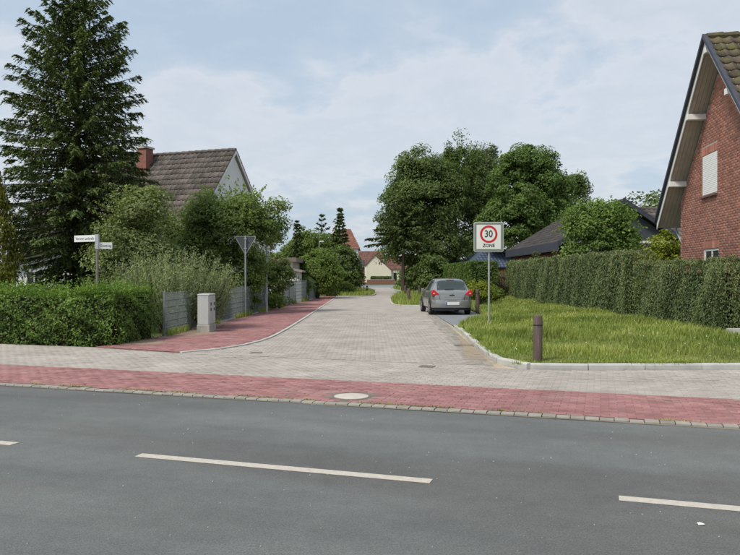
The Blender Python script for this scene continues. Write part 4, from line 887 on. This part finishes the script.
# --- bungalow with slate gable on the right
bu = thing('bungalow', 'low brick bungalow with dark tiled roof and slate clad gable', 'house', (13.4, 38, .3), 0)
MB().box(-3.1, 3.1, .5, 14, -.3, 2.9).build('wall', M_brickfar, bu)
RB, WB, EB = 5.4, 3.45, 3.1
MB().vprism([(-WB+.25, 2.95), (WB-.25, 2.95), (0, RB-.2)], .35, .5).build('slate_gable', M_slate, bu)
MB().box(-2.9, 2.9, .30, .35, 3.1, 3.22).build('trim_board', M_white, bu)
MB().box(-3.1, 3.1, .28, .52, 2.45, 2.93).build('slate_band', M_slate, bu)
for s in (-1, 1):
    up = (-s*WB, 0, RB-EB); ln = math.hypot(WB, RB-EB)
    MB().add([(s*WB, 0, EB), (s*WB, 14.6, EB), (0, 11.2, RB), (0, 0, RB), (s*WB, 0, EB-.14), (s*WB, 14.6, EB-.14), (0, 11.2, RB-.14), (0, 0, RB-.14)], [(0,1,2,3),(7,6,5,4),(0,4,5,1),(0,3,7,4),(1,5,6,2)]).build('roof_deck', M_tileD, bu)
    tiles(bu, (s*WB, -.03, EB+.01), (0, 1, 0), up, 14.6, ln, M_tileD, .3, .36, wid2=11.3)
    MB().box(min(s*WB, s*(WB+.05)), max(s*WB, s*(WB+.05)), -.03, 14.6, EB-.42, EB+.06).build('fascia', M_slate, bu)
    MB().add([(s*WB, -.05, EB-.2), (0, -.05, RB-.2), (0, -.05, RB+.08), (s*WB, -.05, EB+.08), (s*WB, 0.02, EB-.2), (0, 0.02, RB-.2), (0, 0.02, RB+.08), (s*WB, 0.02, EB+.08)], [(0,1,2,3),(7,6,5,4),(0,4,5,1),(2,6,7,3),(0,3,7,4)]).build('verge', M_slate, bu)
MB().add([(-WB, 14.6, EB), (WB, 14.6, EB), (0, 11.2, RB)], [(0, 1, 2)]).build('hip_end', M_tileD, bu)
window(bu, .45, -1.2, 0, .8, 2.1, 'y-')
# --- other houses
def far_house(name, label, X, Y, rz, L, W, eave, ridge, mw, mr, z=0., wins=(), gx=None):
    t = thing(name, label, 'house', (X, Y, z), rz); MB().xprism([(-W/2, -.5), (W/2, -.5), (W/2, eave), (0, ridge-.2), (-W/2, eave)], 0, L).build('wall', mw, t)
    gable_roof(t, L, W, eave+.1, ridge, .3, .2, mr, tw=.4, row=.5)
    for (a, b, c, d) in wins: window(t, -.04, a, b, c, d, 'x-', sill=False)
    return t
far_house('tiled_house', 'house with brown tiled roof behind the bungalow', 17.5, 52, R(8), 10, 8, 3.4, 6.5, M_brickfar, M_tileB)
bl = thing('blue_roofed_house', 'low house with blue glazed tile roof behind the clipped hedge', 'house', (XU(469, 60), 60, 0), R(6))
MB().box(.3, 5.7, .4, 8, 0, 2.4).build('wall', M_brickfar, bl)
tiles(bl, (0, 0, 2.35), (1, 0, 0), (0, 2.6, 1.6), 6.5, 3.05, M_tileBlue, .3, .36, wid2=4.2, shift=2.2)
MB().add([(0, 0, 2.3), (6.5, 0, 2.3), (6.4, 2.6, 3.9), (2.2, 2.6, 3.9), (0, 8, 2.3), (2.2, 5.4, 3.9), (6.4, 5.4, 3.9), (6.5, 8, 2.3)], [(0,1,2,3), (0,3,5,4), (3,2,6,5), (4,5,6,7), (0,4,7,1), (1,7,6,2)]).build('roof_deck', M_tileBlue, bl)
rh = thing('red_roofed_house', 'white house with bright red hipped roof behind the slim spruce', 'house', (XU(324, 116), 116, 0)); RW = XU(360, 116) - XU(324, 116)
MB().box(.35, RW-.35, .3, 9, 0, 6.0).build('wall', M_render, rh); zq = ZV(229, 120)
MB().add([(0, 0, 5.9), (RW, 0, 5.9), (RW, 9.5, 5.9), (0, 9.5, 5.9), (1.6, 4.7, zq), (RW-1.75, 4.7, zq)], [(0,1,5,4), (1,2,5), (2,3,4,5), (3,0,4), (3,2,1,0)]).build('roof_deck', M_tileR, rh)
tiles(rh, (0, -.02, 5.92), (1, 0, 0), (0, 4.7, zq-5.9), RW, math.hypot(4.7, zq-5.9), M_tileR, .4, .5, wid2=RW-3.3, shift=1.6)
for a in (RW-2.2, RW-4.2, .8): window(rh, .26, a, a+1.1, 4.2, 5.5, 'y-', sill=False)
MB().box(1.2, 1.75, 3.8, 4.4, zq-1.2, zq+.7).build('chimney', M_white, rh)
yh = thing('cream_house', 'cream gabled house closing the end of the street', 'house', (XU(366.4, 158), 158, 0), 0)
MB().vprism([(0, 0), (5.45, 0), (5.45, 2.75), (1.95, 6.0), (0, 3.95)], 0, 9).build('wall', M_cream, yh)
MB().vprism([(5.75, 2.5), (5.75, 2.72), (1.95, 6.22), (-.3, 3.85), (-.3, 3.65), (1.95, 6.02)], -.15, 9.2).build('roof', M_tileRB, yh)
MB().box(5.45, 7.4, .6, 5, 0, 2.9).build('porch_wall', M_cream, yh); MB().box(5.5, 7.6, .4, 5.2, 2.9, 3.05).build('porch_roof', M_tileRB, yh)
MB().box(6.0, 6.7, .55, .6, .3, 2.2).build('door', M_dark, yh)
far_house('brown_roofed_house', 'house with brown roof and cream wall behind the cream gable', XU(383, 176), 176, R(172), 7, 8, 4.4, 7.4, M_cream, M_tileRB)
far_house('brown_roofed_house', 'red brown roofed house right of the cream gable', XU(412, 165), 165, R(175), 5.5, 7, 2.9, 5.6, M_brickfar, M_tileRB)
far_house('brick_annex', 'dark roofed brick annex left of the cream gable', XU(354, 150), 150, R(5), 2.0, 6, 3.5, 4.8, M_brickfar, M_tileD)
lw = thing('garden_wall', 'low brick garden wall in front of the cream house', 'wall', (XU(367, 140), 140, 0)); MB().box(0, 5.4, 0, .3, 0, .75).build('brick_wall', M_brickfar, lw); MB().box(-.05, 5.45, -.05, .35, .75, .83).build('coping', M_kerb, lw)
hedge('clipped_hedge', 'small dark hedge below the cream gable', XU(371, 143), XU(391, 143), 143, 144.2, .1, 1.35, 300, .22, .6, L_dark, .03, 0., .04)
pw = thing('garden_wall', 'low pinkish brick wall beside the rose bush', 'wall', (7.2, 43.2, .25)); MB().box(-.6, .7, 0, .25, -.2, .55).build('brick_wall', M_brickfar, pw); MB().box(-.64, .74, -.04, .29, .55, .62).build('coping', M_kerb, pw)

# ------------------------------------------------------------------ steel mesh fence
def fence(label, y0, y1, npan, h=1.22):
    t = thing('mesh_fence', label, 'fence', (FENCE(y0), y0, 0), math.atan2(y1-y0, FENCE(y1)-FENCE(y0))); L = math.hypot(y1-y0, FENCE(y1)-FENCE(y0)); w = L / npan
    p = MB(); nv = int((w-.06) / .05)
    for i in range(nv + 1):
        x = .03 + i * (w-.06) / nv; p.bar((x, 0, .06), (x, 0, h), .0065, .0065, (0, 1, 0))
    for j in range(7):
        z = .08 + j * (h-.1) / 6
        for s in (-1, 1): p.bar((.02, s*.008, z), (w-.02, s*.008, z), .007, .008)
    q = MB().box(-.025, .025, -.03, .03, -.1, h+.04); o0 = p0 = None
    for k in range(npan + 1):
        if p0 is None: p0 = q.build('post', mat('fence_post', (.2, .225, .225), .55, .1, 6, metal=.2), t, .004)
        else: link('post', p0.data, t, (k*w, 0, 0))
        if k < npan:
            if o0 is None: o0 = p.build('mesh_panel', M_fence, t, fix=False)
            else: link('mesh_panel', o0.data, t, (k*w, 0, 0))
    MB().box(0, L, -.03, .03, -.05, .07).build('base_slab', M_kerb, t)
    return t
fence('grey steel mesh fence between the privet hedge and the first lamp', 19.6, 33.4, 6)
fence('grey steel mesh fence in front of the small white garage', 38, 47.2, 4, 1.35)
fence('short grey steel mesh fence beside the rounded bush', 48.2, 53.4, 2, 1.35)

# ------------------------------------------------------------------ street furniture
M_cab = mat('cabinet_grey', (.45, .46, .44), .6, .06, 3, .05, 50, fine=.04, wear=((.3, .3, .28), .6, .8, .5), wscale=2)
cb = thing('electric_cabinet', 'pale grey distribution cabinet on concrete plinth before the fence', 'cabinet', (-4.84, 20.95, .03), R(-3))
MB().box(-.19, .19, -.06, .66, .0, .22).build('plinth', mat('plinth', (.36, .34, .3), .9, .15, 8, .3, 60), cb, .012)
MB().box(-.17, .16, -.05, .64, .22, 1.08).build('body', M_cab, cb, .012)
MB().add([(-.18, -.06, 1.08), (.175, -.06, 1.08), (.175, .65, 1.08), (-.18, .65, 1.08), (-.18, -.06, 1.105), (.175, -.06, 1.105), (.175, .65, 1.105), (-.18, .65, 1.105), (-.15, -.02, 1.12), (.15, -.02, 1.12), (.15, .6, 1.12), (-.15, .6, 1.12)],
         [(0,3,2,1), (0,1,5,4), (1,2,6,5), (2,3,7,6), (3,0,4,7), (4,5,9,8), (5,6,10,9), (6,7,11,10), (7,4,8,11), (8,9,10,11)]).build('lid', M_cab, cb)
for a in (-.03, .31):
    d = MB().box(.161, .178, a, a+.31, .25, 1.05).build('door', M_cab, cb, .004)
    for z in (.78, .62): MB().box(.178, .195, a+.13, a+.17, z, z+.09).build('lock', M_dark, d)
def pole(t, h, r, m=M_galv, name='post'): return MB().tube([(0, 0, -.1), (0, 0, h)], r, 12).build(name, m, t, smooth=True)
# back of a give-way sign
gv = thing('give_way_sign', 'triangular sign seen from its grey back on a slim post', 'sign', (XU(245.4, 29), 29, 0), R(2))
zt = ZV(236.2, 29); sd_ = .89; hh = sd_ * .866
def tri(s, r=.045, n=5):
    pts = []; V3 = [(-s/2, 0), (s/2, 0), (0, -s*.866)]
    cen = (0, -s*.866/3)
    for i, (x, z) in enumerate(V3):
        dx, dz = cen[0]-x, cen[1]-z; l = math.hypot(dx, dz); cx, cz = x + dx/l*r*2, z + dz/l*r*2; a0 = math.atan2(-dz, -dx)
        for k in range(n): a = a0 + R(60) - R(120) * k / (n-1); pts.append((cx + r*math.cos(a), cz + r*math.sin(a)))
    return pts[::-1] if False else pts
def order(p):
    c = (sum(a[0] for a in p)/len(p), sum(a[1] for a in p)/len(p)); return sorted(p, key=lambda a: math.atan2(a[1]-c[1], a[0]-c[0]))
M_back = mat('sign_back', (.075, .085, .09), .6, .08, 5)
MB().vprism([(x, z + zt) for x, z in order(tri(sd_))], .04, .046).build('plate', M_back, gv)
out = order(tri(sd_)); inn = [(x*.93, (z + hh/3)*.93 - hh/3) for x, z in out]; fr = MB(); n = len(out)
fr.add([(x, .03, z+zt) for x, z in out] + [(x, .03, z+zt) for x, z in inn] + [(x, .041, z+zt) for x, z in out] + [(x, .041, z+zt) for x, z in inn],
       [(i, (i+1) % n, n+(i+1) % n, n+i) for i in range(n)] + [(i, 2*n+i, 2*n+(i+1) % n, (i+1) % n) for i in range(n)] + [(n+i, n+(i+1) % n, 3*n+(i+1) % n, 3*n+i) for i in range(n)])
fr.build('rim', M_galv, gv)
MB().vprism([(x, z + zt) for x, z in out], .048, .052).build('sign_face', M_white, gv)
MB().vprism([(x*.72, (z + hh/3)*.72 - hh/3 + zt) for x, z in out], .053, .055).build('sign_centre', M_white, gv)
pole(gv, zt + .03, .032)
for z in (.12, .5): MB().box(-.06, .06, -.04, .04, zt-z-.02, zt-z+.02).build('clamp', M_galv, gv, .004)
# zone 30 sign
ZY = 22.0; zs = thing('speed_zone_sign', 'square white sign with red ring reading 30 ZONE on slim post', 'sign', (XU(488.6, ZY), ZY, float(zg(np.array([3.6]), np.array([22.]))[0]) - .02), R(-1.5))
zc = ZV(237, ZY) - zs.location.z; hs = .455
def rrect(h, r, n=5):
    p = []
    for cx, cz, a0 in ((h-r, h-r, 0), (-h+r, h-r, 90), (-h+r, -h+r, 180), (h-r, -h+r, 270)):
        for k in range(n): a = R(a0 + 90*k/(n-1)); p.append((cx + r*math.cos(a), cz + r*math.sin(a)))
    return p
M_sgrey = mat('sign_border', (.21, .235, .21), .5, .08, 4, metal=.15); M_sgreen = mat('sign_edge', (.50, .53, .50), .5, .05, 4)
M_swhite = mat('sign_white', (.70, .71, .66), .45, .04, 3); M_sred = mat('sign_red', (.50, .02, .025), .45, .05, 4); M_sblk = mat('sign_black', (.03, .045, .04), .5, .05)
MB().vprism([(x, z+zc) for x, z in rrect(hs, .06)], -.012, .02).build('rim', M_sgreen, zs, .004)
MB().vprism([(x, z+zc) for x, z in rrect(hs-.018, .05)], -.015, -.012).build('border', M_sgrey, zs)
MB().vprism([(x, z+zc) for x, z in rrect(hs-.085, .012)], -.018, -.0155).build('sign_face', M_swhite, zs)
cz = zc + .085
def ring(r0, r1, y, n=48):
    b = MB(); b.add([(r*math.cos(2*math.pi*k/n), yy, cz + r*math.sin(2*math.pi*k/n)) for yy in (y, y+.002) for r in (r0, r1) for k in range(n)],
        [(k, (k+1) % n, n+(k+1) % n, n+k) for k in range(n)] + [(n+k, n+(k+1) % n, 3*n+(k+1) % n, 3*n+k) for k in range(n)] + [(k, 2*n+k, 2*n+(k+1) % n, (k+1) % n) for k in range(n)]); return b
ring(.203, .265, -.0215).build('red_ring', M_sred, zs)
text_mesh('numerals', '30', .30, M_sblk, zs, (-.004, -.020, cz), sx=.86, bold=.004)
text_mesh('lettering', 'ZONE', .14, M_sblk, zs, (0, -.020, zc - .265), sx=.95, bold=.0035)
MB().tube([(.02, .05, -.2), (.02, .05, zc + .4)], .032, 12).build('post', M_galv, zs, smooth=True)
for z in (-.3, .3): MB().box(-.2, .24, .02, .09, zc+z-.02, zc+z+.02).build('clamp', M_galv, zs)
# street name blades
ns = thing('street_name_sign', 'two white street name blades on one post in the hedge', 'sign', (XU(97.3, 18), 18, 0))
zt = ZV(235, 18); M_blade = mat('blade_white', (.70, .71, .70), .45, .05, 4)
MB().tube([(0, 0, -.1), (0, 0, zt-.02)], .034, 12).build('post', mat('old_post', (.2, .185, .165), .7, .2, 9, metal=.2), ns, smooth=True)
def blade(dx, dy, z1, hgt, txt, ts, sx, rev):
    L = math.hypot(dx, dy); ang = math.atan2(dy, dx); ang2 = ang + (math.pi if rev else 0)
    b = MB().box((-L if rev else .0), (0 if rev else L), -.012, .012, z1-hgt, z1).build('name_blade', M_blade, ns, .004); b.rotation_euler = (0, 0, ang2)
    tx = text_mesh('lettering', txt, ts, M_sblk, b, ((-L/2 - .02 if rev else L/2 + .025), -.0125, z1-hgt/2), sx=sx); 
    MB().box(-.045, .045, -.04, .04, z1-hgt-.01, z1+.01).build('bracket', M_galv, ns, .004)
blade(-.71, .34, zt, .165, 'Viersener Landstraße', .105, .70, True)
blade(.34, .10, zt-.185, .165, 'Grenzweg', .095, .66, False)
# lamps
M_lens = mat('lamp_lens', (.6, .6, .58), .3, .05)
def lamp(label, X, Y, h, ang):
    t = thing('street_lamp', label, 'street lamp', (X, Y, 0), ang, None)
    MB().tube([(0, 0, -.1), (0, 0, 1.1), (0, 0, 1.15), (0, 0, h-.12)], [.055, .05, .042, .032], 10).build('pole', mat('lamp_pole', (.48, .5, .49), .5, .08, 6, metal=.2), t, smooth=True)
    MB().tube([(0, 0, h-.2), (.02, 0, h-.06), (.1, 0, h)], [.035, .034, .03], 8).build('arm', M_galv, t, smooth=True)
    hd = MB(); s = [(.0, .04, .04), (.1, .1, .07), (.32, .12, .075), (.48, .09, .05), (.54, .04, .025)]; n = 12; V = []; F = []
    for i, (x, w, q) in enumerate(s):
        for k in range(n):
            a = 2*math.pi*k/n; V.append((x - .02, w*math.cos(a), h + .04 + (q if math.sin(a) > 0 else q*.35)*math.sin(a)))
        if i: F += [((i-1)*n+k, (i-1)*n+(k+1) % n, i*n+(k+1) % n, i*n+k) for k in range(n)]
    hd.add(V, F + [tuple(range(n))[::-1], tuple(range((len(s)-1)*n, len(s)*n))]).build('lamp_head', M_white, t, smooth=True)
    MB().box(.1, .4, -.08, .08, h-.02, h+.012).build('lens', M_lens, t, .01); MB().box(-.055, .055, -.075, -.05, .5, .85).build('hatch', M_galv, t)
lamp('slim street lamp rising through the garden tree branches beside the fence', XU(266.6, 32), 32, ZV(208, 32), R(4))
lamp('street lamp with white head above the rounded bushes', XU(319.2, 72), 72, ZV(242, 72), R(5))
lamp('street lamp on the left grass island, white head', XU(355.6, 79), 79, ZV(253.5, 79), R(-75))
mp = thing('white_post', 'short white marker post beside the third street lamp', 'post', (XU(359.5, 84), 84, 0)); MB().box(-.16, .16, -.1, .1, 0, 1.05).build('body', M_white, mp, .02); MB().box(-.18, .18, -.12, .12, 1.05, 1.12).build('cap', M_galv, mp)
# bollards
def bollard_proto():
    t = thing('bollard', 'b', 'bollard'); MB().lathe([(.085, -.2), (.085, .3), (.083, .78), (.072, .84), (.05, .855)], 16).build('timber_post', M_wood, t, smooth=True)
    MB().lathe([(.0865, .66), (.0865, .68)], 16).build('groove', M_dark, t); return t
bp = bollard_proto(); used = False
for u, Y, z, lab in ((537.6, 13.35, .1, 'brown timber bollard in the verge corner behind the curved kerb'), (477.6, 31.2, .22, 'brown timber bollard beside the parked silver car'), (409, 40.2, .09, 'brown timber bollard on the grass island before the car'),
                  (405.2, 52, .09, 'brown timber bollard farther back on the grass island'), (419.3, 52.5, .09, 'brown timber bollard on the island near the dark bushes'), (401.5, 78, .09, 'brown timber bollard at the far grass island tip')):
    o = bp if not used else copy_tree(bp); used = True; o.location = (XU(u, Y), Y, z); o['label'] = lab; o['group'] = 'timber bollards on the grass'; o.rotation_euler = (R(random.uniform(-1, 1)), R(random.uniform(-1.2, 1.2)), random.random()*6)
rp = thing('marker_post', 'short red brown marker post on the left grass island', 'post', (XU(367, 64), 64, .08)); MB().lathe([(.1, -.1), (.1, .6), (.08, .66)], 12).build('post', mat('marker', (.22, .1, .08), .8, .1), rp); MB().lathe([(.103, .42), (.103, .52)], 12).build('reflector_band', M_white, rp)

# ------------------------------------------------------------------ parked car
def build_car():
    car = thing('parked_car', 'silver grey hatchback parked in the bay, seen from behind', 'car', (2.62 + .80, 30.0, .03), R(3.2))
    paint = mat('car_paint', (.31, .315, .31), .24, .03, 1., metal=.55, spec=.5, coat=.6); glass = mat('car_glass', (.03, .042, .04), .06, .05, spec=.7, coat=.3)
    red = mat('tail_red', (.55, .015, .03), .25, .05, spec=.5, coat=.4); chrome = mat('rim_alloy', (.55, .56, .57), .35, .05, metal=.7); rub = mat('tyre_rubber', (.02, .02, .021), .85, .1)
    def pc(xs, ys):
        xs, ys = np.array(xs, float), np.array(ys, float); h = np.diff(xs); d = np.diff(ys)/h; m = np.zeros(len(xs)); m[0], m[-1] = d[0], d[-1]
        for i in range(1, len(xs)-1): m[i] = 0 if d[i-1]*d[i] <= 0 else 2*d[i-1]*d[i]/(d[i-1]+d[i])
        def f(x):
            x = np.clip(x, xs[0], xs[-1]); i = np.clip(np.searchsorted(xs, x) - 1, 0, len(h)-1); t = (x-xs[i])/h[i]
            return (2*t**3-3*t**2+1)*ys[i] + (t**3-2*t*t+t)*h[i]*m[i] + (-2*t**3+3*t*t)*ys[i+1] + (t**3-t*t)*h[i]*m[i+1]
        return f
    zr = pc([0, .03, .1, .2, .46, .62, 1.2, 1.9, 2.35, 3.05, 3.4, 3.9, 4.15, 4.22], [.93, 1.0, 1.05, 1.14, 1.43, 1.49, 1.535, 1.53, 1.44, 1.03, .97, .84, .70, .58])
    wb = pc([0, .04, .15, .4, 1.2, 3.2, 3.9, 4.15, 4.22], [.70, .765, .815, .842, .85, .845, .79, .68, .58])
    wr = pc([0, .1, .3, .5, 1.2, 1.9, 2.4, 3.05, 3.9, 4.22], [.64, .66, .63, .60, .575, .575, .60, .72, .66, .48])
    bl = lambda y: min(.97, float(zr(y)) - .04); zb = pc([0, .4, 3.7, 4.22], [.32, .2, .2, .3])
    def sec(y):
        W, r, z, w, b = float(wb(y)), float(wr(y)), float(zr(y)), 0, bl(y); lo = float(zb(y)); r = min(r, W*.94)
        return [(0, lo), (W*.86, lo), (W*.975, lo+.09), (W, .52), (W*.995, .72), (W*.965, b), ((W*.955+r)/2, (b+z-.07)/2), (r, max(b+.01, z-.07)), (r*.86, z-.022), (r*.45, z-.003), (0, z)]
    ys = np.r_[0, .015, .04, .08, .14, .2, .3, .4, .5, .62, .8, np.linspace(1, 2.2, 8), np.linspace(2.35, 3.2, 9), 3.4, 3.6, 3.8, 3.95, 4.08, 4.17, 4.22]
    V = []; F = []; full = []
    for y in ys:
        s = sec(y); ringp = [(x, y, z) for x, z in s] + [(-x, y, z) for x, z in s[-2:0:-1]]; V += ringp; n = len(ringp)
    for i in range(len(ys)-1): F += [(i*n+k, i*n+(k+1) % n, (i+1)*n+(k+1) % n, (i+1)*n+k) for k in range(n)]
    F += [tuple(range(n)), tuple(range((len(ys)-1)*n, len(ys)*n))]
    b = MB(); b.add(V, F); body = b.build('body', paint, car, smooth=True)
    def topz(x, y):
        s = sec(y)[7:]; xs = [p[0] for p in s][::-1]; zs_ = [p[1] for p in s][::-1]; return float(np.interp(abs(x), xs, zs_))
    def grid(rows, name, m, par, flip=False):
        nr, ncl = len(rows), len(rows[0]); g = MB(); g.add([p for r in rows for p in r], [(i*ncl+j, i*ncl+j+1, (i+1)*ncl+j+1, (i+1)*ncl+j) for i in range(nr-1) for j in range(ncl-1)])
        return g.build(name, m, par, smooth=True, fix=False)
    rows = []
    for y in np.linspace(.105, .485, 9):
        hw = np.interp(y, [.1, .15, .44, .49], [.53, .60, .555, .44]); sl = np.array([0, -.76, .65]) * .008
        rows.append([(x + 0, y + sl[1], topz(x, y) + sl[2]) for x in np.linspace(-hw, hw, 13)])
    rw = grid(rows, 'rear_window', glass, car)
    MB().bar((-.30, .085, 1.075), (.08, .075, 1.085), .03, .018).build('wiper', M_dark, rw)
    def sx(y, z):
        s = sec(y)[4:8]; return float(np.interp(z, [p[1] for p in s], [p[0] for p in s])) + .006
    def swin(y0, y1, name, taper0=0., taper1=0.):
        for sg in (-1, 1):
            rows = []
            for y in np.linspace(y0, y1, 9):
                lo = bl(y) + .03; hi = max(lo + .02, float(zr(y)) - .085); rows.append([(sg*sx(y, z), y, z) for z in np.linspace(lo, hi, 6)])
            grid(rows, name, glass, car)
    swin(.52, .82, 'quarter_window'); swin(.87, 1.72, 'side_window'); swin(1.78, 2.72, 'side_window')
    rows = [[(x, y + .004, topz(x, y) + .008) for x in np.linspace(-.52, .52, 9)] for y in np.linspace(2.4, 3.0, 6)]; grid(rows, 'windscreen', glass, car)
    for sg in (-1, 1):
        o = [(.835, 1.045), (.848, .83), (.80, .815), (.50, .835), (.52, .86), (.76, 1.06)]
        tl = MB().vprism([(sg*x, z) for x, z in (o if sg < 0 else o[::-1])], -.004, .26).build('tail_light', red, car, .01, smooth=True)
        MB().vprism([(sg*x, z) for x, z in [(.72, .88), (.80, .88), (.80, .92), (.72, .92)][::(-1 if sg > 0 else 1)]], -.012, -.002).build('reverse_lens', mat('lens_pale', (.7, .45, .42), .2, .05), tl)
        m_ = MB(); m_.box(sg*.84 if sg > 0 else -.98, .98 if sg > 0 else -.84, 2.45, 2.58, .95, 1.07); m_.build('mirror', paint, car, .025)
    arc = [(x, -.075 + .16*(abs(x)/.84)**4) for x in np.linspace(-.84, .84, 15)]
    MB().prism(arc + [(.84, .42), (-.84, .42)], .30, .63).build('bumper', paint, car, .03, smooth=True, seg=2)
    MB().prism([(x*.97, y+.03) for x, y in arc] + [(.8, .42), (-.8, .42)], .20, .30).build('valance', M_dark, car)
    MB().prism([(x*.6, y-.004) for x, y in arc] + [(.5, .1), (-.5, .1)], .585, .60).build('bumper_groove', M_dark, car)
    pl = MB().box(-.29, .29, -.098, -.07, .425, .545).build('number_plate', M_swhite, car, .003); MB().box(-.288, -.235, -.101, -.099, .428, .542).build('blue_band', mat('euro_blue', (.02, .06, .4), .5, .05), pl)
    MB().box(-.11, .11, -.012, .02, .80, .845).build('handle', M_dark, car, .008); MB().lathe([(.045, -.016), (.045, -.004)], 16, (0, .925), 'y').build('emblem', chrome, car)
    MB().box(-.16, .16, .46, .52, 1.452, 1.477).build('brake_light', red, car, .004); MB().tube([(0, .75, 1.49), (0, .55, 1.66)], .006, 6).build('aerial', M_dark, car)
    MB().tube([(.45, -.02, .24), (.45, .3, .24)], .03, 10).build('exhaust', chrome, car)
    for sg in (-1, 1):
        MB().tube([(sg*.852, 1.78, .78), (sg*.868, 1.85, .78), (sg*.868, 1.97, .78), (sg*.852, 2.03, .78)], .012, 6).build('door_handle', paint, car)
        for y in (.86, 1.75, 2.78):
            MB().box(min(sg*.848, sg*.853), max(sg*.848, sg*.853), y-.004, y+.004, .32, .92).build('door_seam', M_dark, car)
    for sg in (-1, 1):
        MB().bar((sg*.55, -.004, .83), (sg*.50, -.004, .635), .012, .012, (0, 1, 0)).build('hatch_seam', M_dark, car)
        MB().bar((sg*.62, .07, 1.03), (sg*.565, .50, 1.44), .012, .012).build('hatch_seam', M_dark, car)
    MB().prism([(x*.93, y+.07) for x, y in arc] + [(.7, .1), (-.7, .1)], .628, .64).build('hatch_gap', M_dark, car)
    MB().box(-.34, .34, -.006, .0, .755, .762).build('hatch_crease', paint, car)
    for sg in (-1, 1):
        for y in (.72, 3.32):
            MB().lathe([(.375, min(sg*.70, sg*.856)), (.375, max(sg*.70, sg*.856))], 24, (y, .33), 'x').build('wheel_arch', M_dark, car)
            w = bpy.data.objects.new('wheel', None); C.objects.link(w); w.parent = car; w.location = (sg*.78, y, .29)
            MB().lathe([(.20, -.09), (.30, -.095), (.32, -.07), (.32, .07), (.30, .095), (.20, .09)], 28, (0, 0), 'x').build('tyre', rub, w, smooth=True)
            rm = MB().lathe([(.205, sg*.05), (.205, sg*.092), (.19, sg*.094), (.185, sg*.07), (.0, sg*.065)], 28, (0, 0), 'x').build('rim', chrome, w, smooth=True)
            for k in range(7):
                a = 2*math.pi*k/7; MB().bar((sg*.085, .02*math.cos(a), .02*math.sin(a)), (sg*.09, .19*math.cos(a), .19*math.sin(a)), .03, .02, (1, 0, 0)).build('spoke', chrome, rm)
build_car()
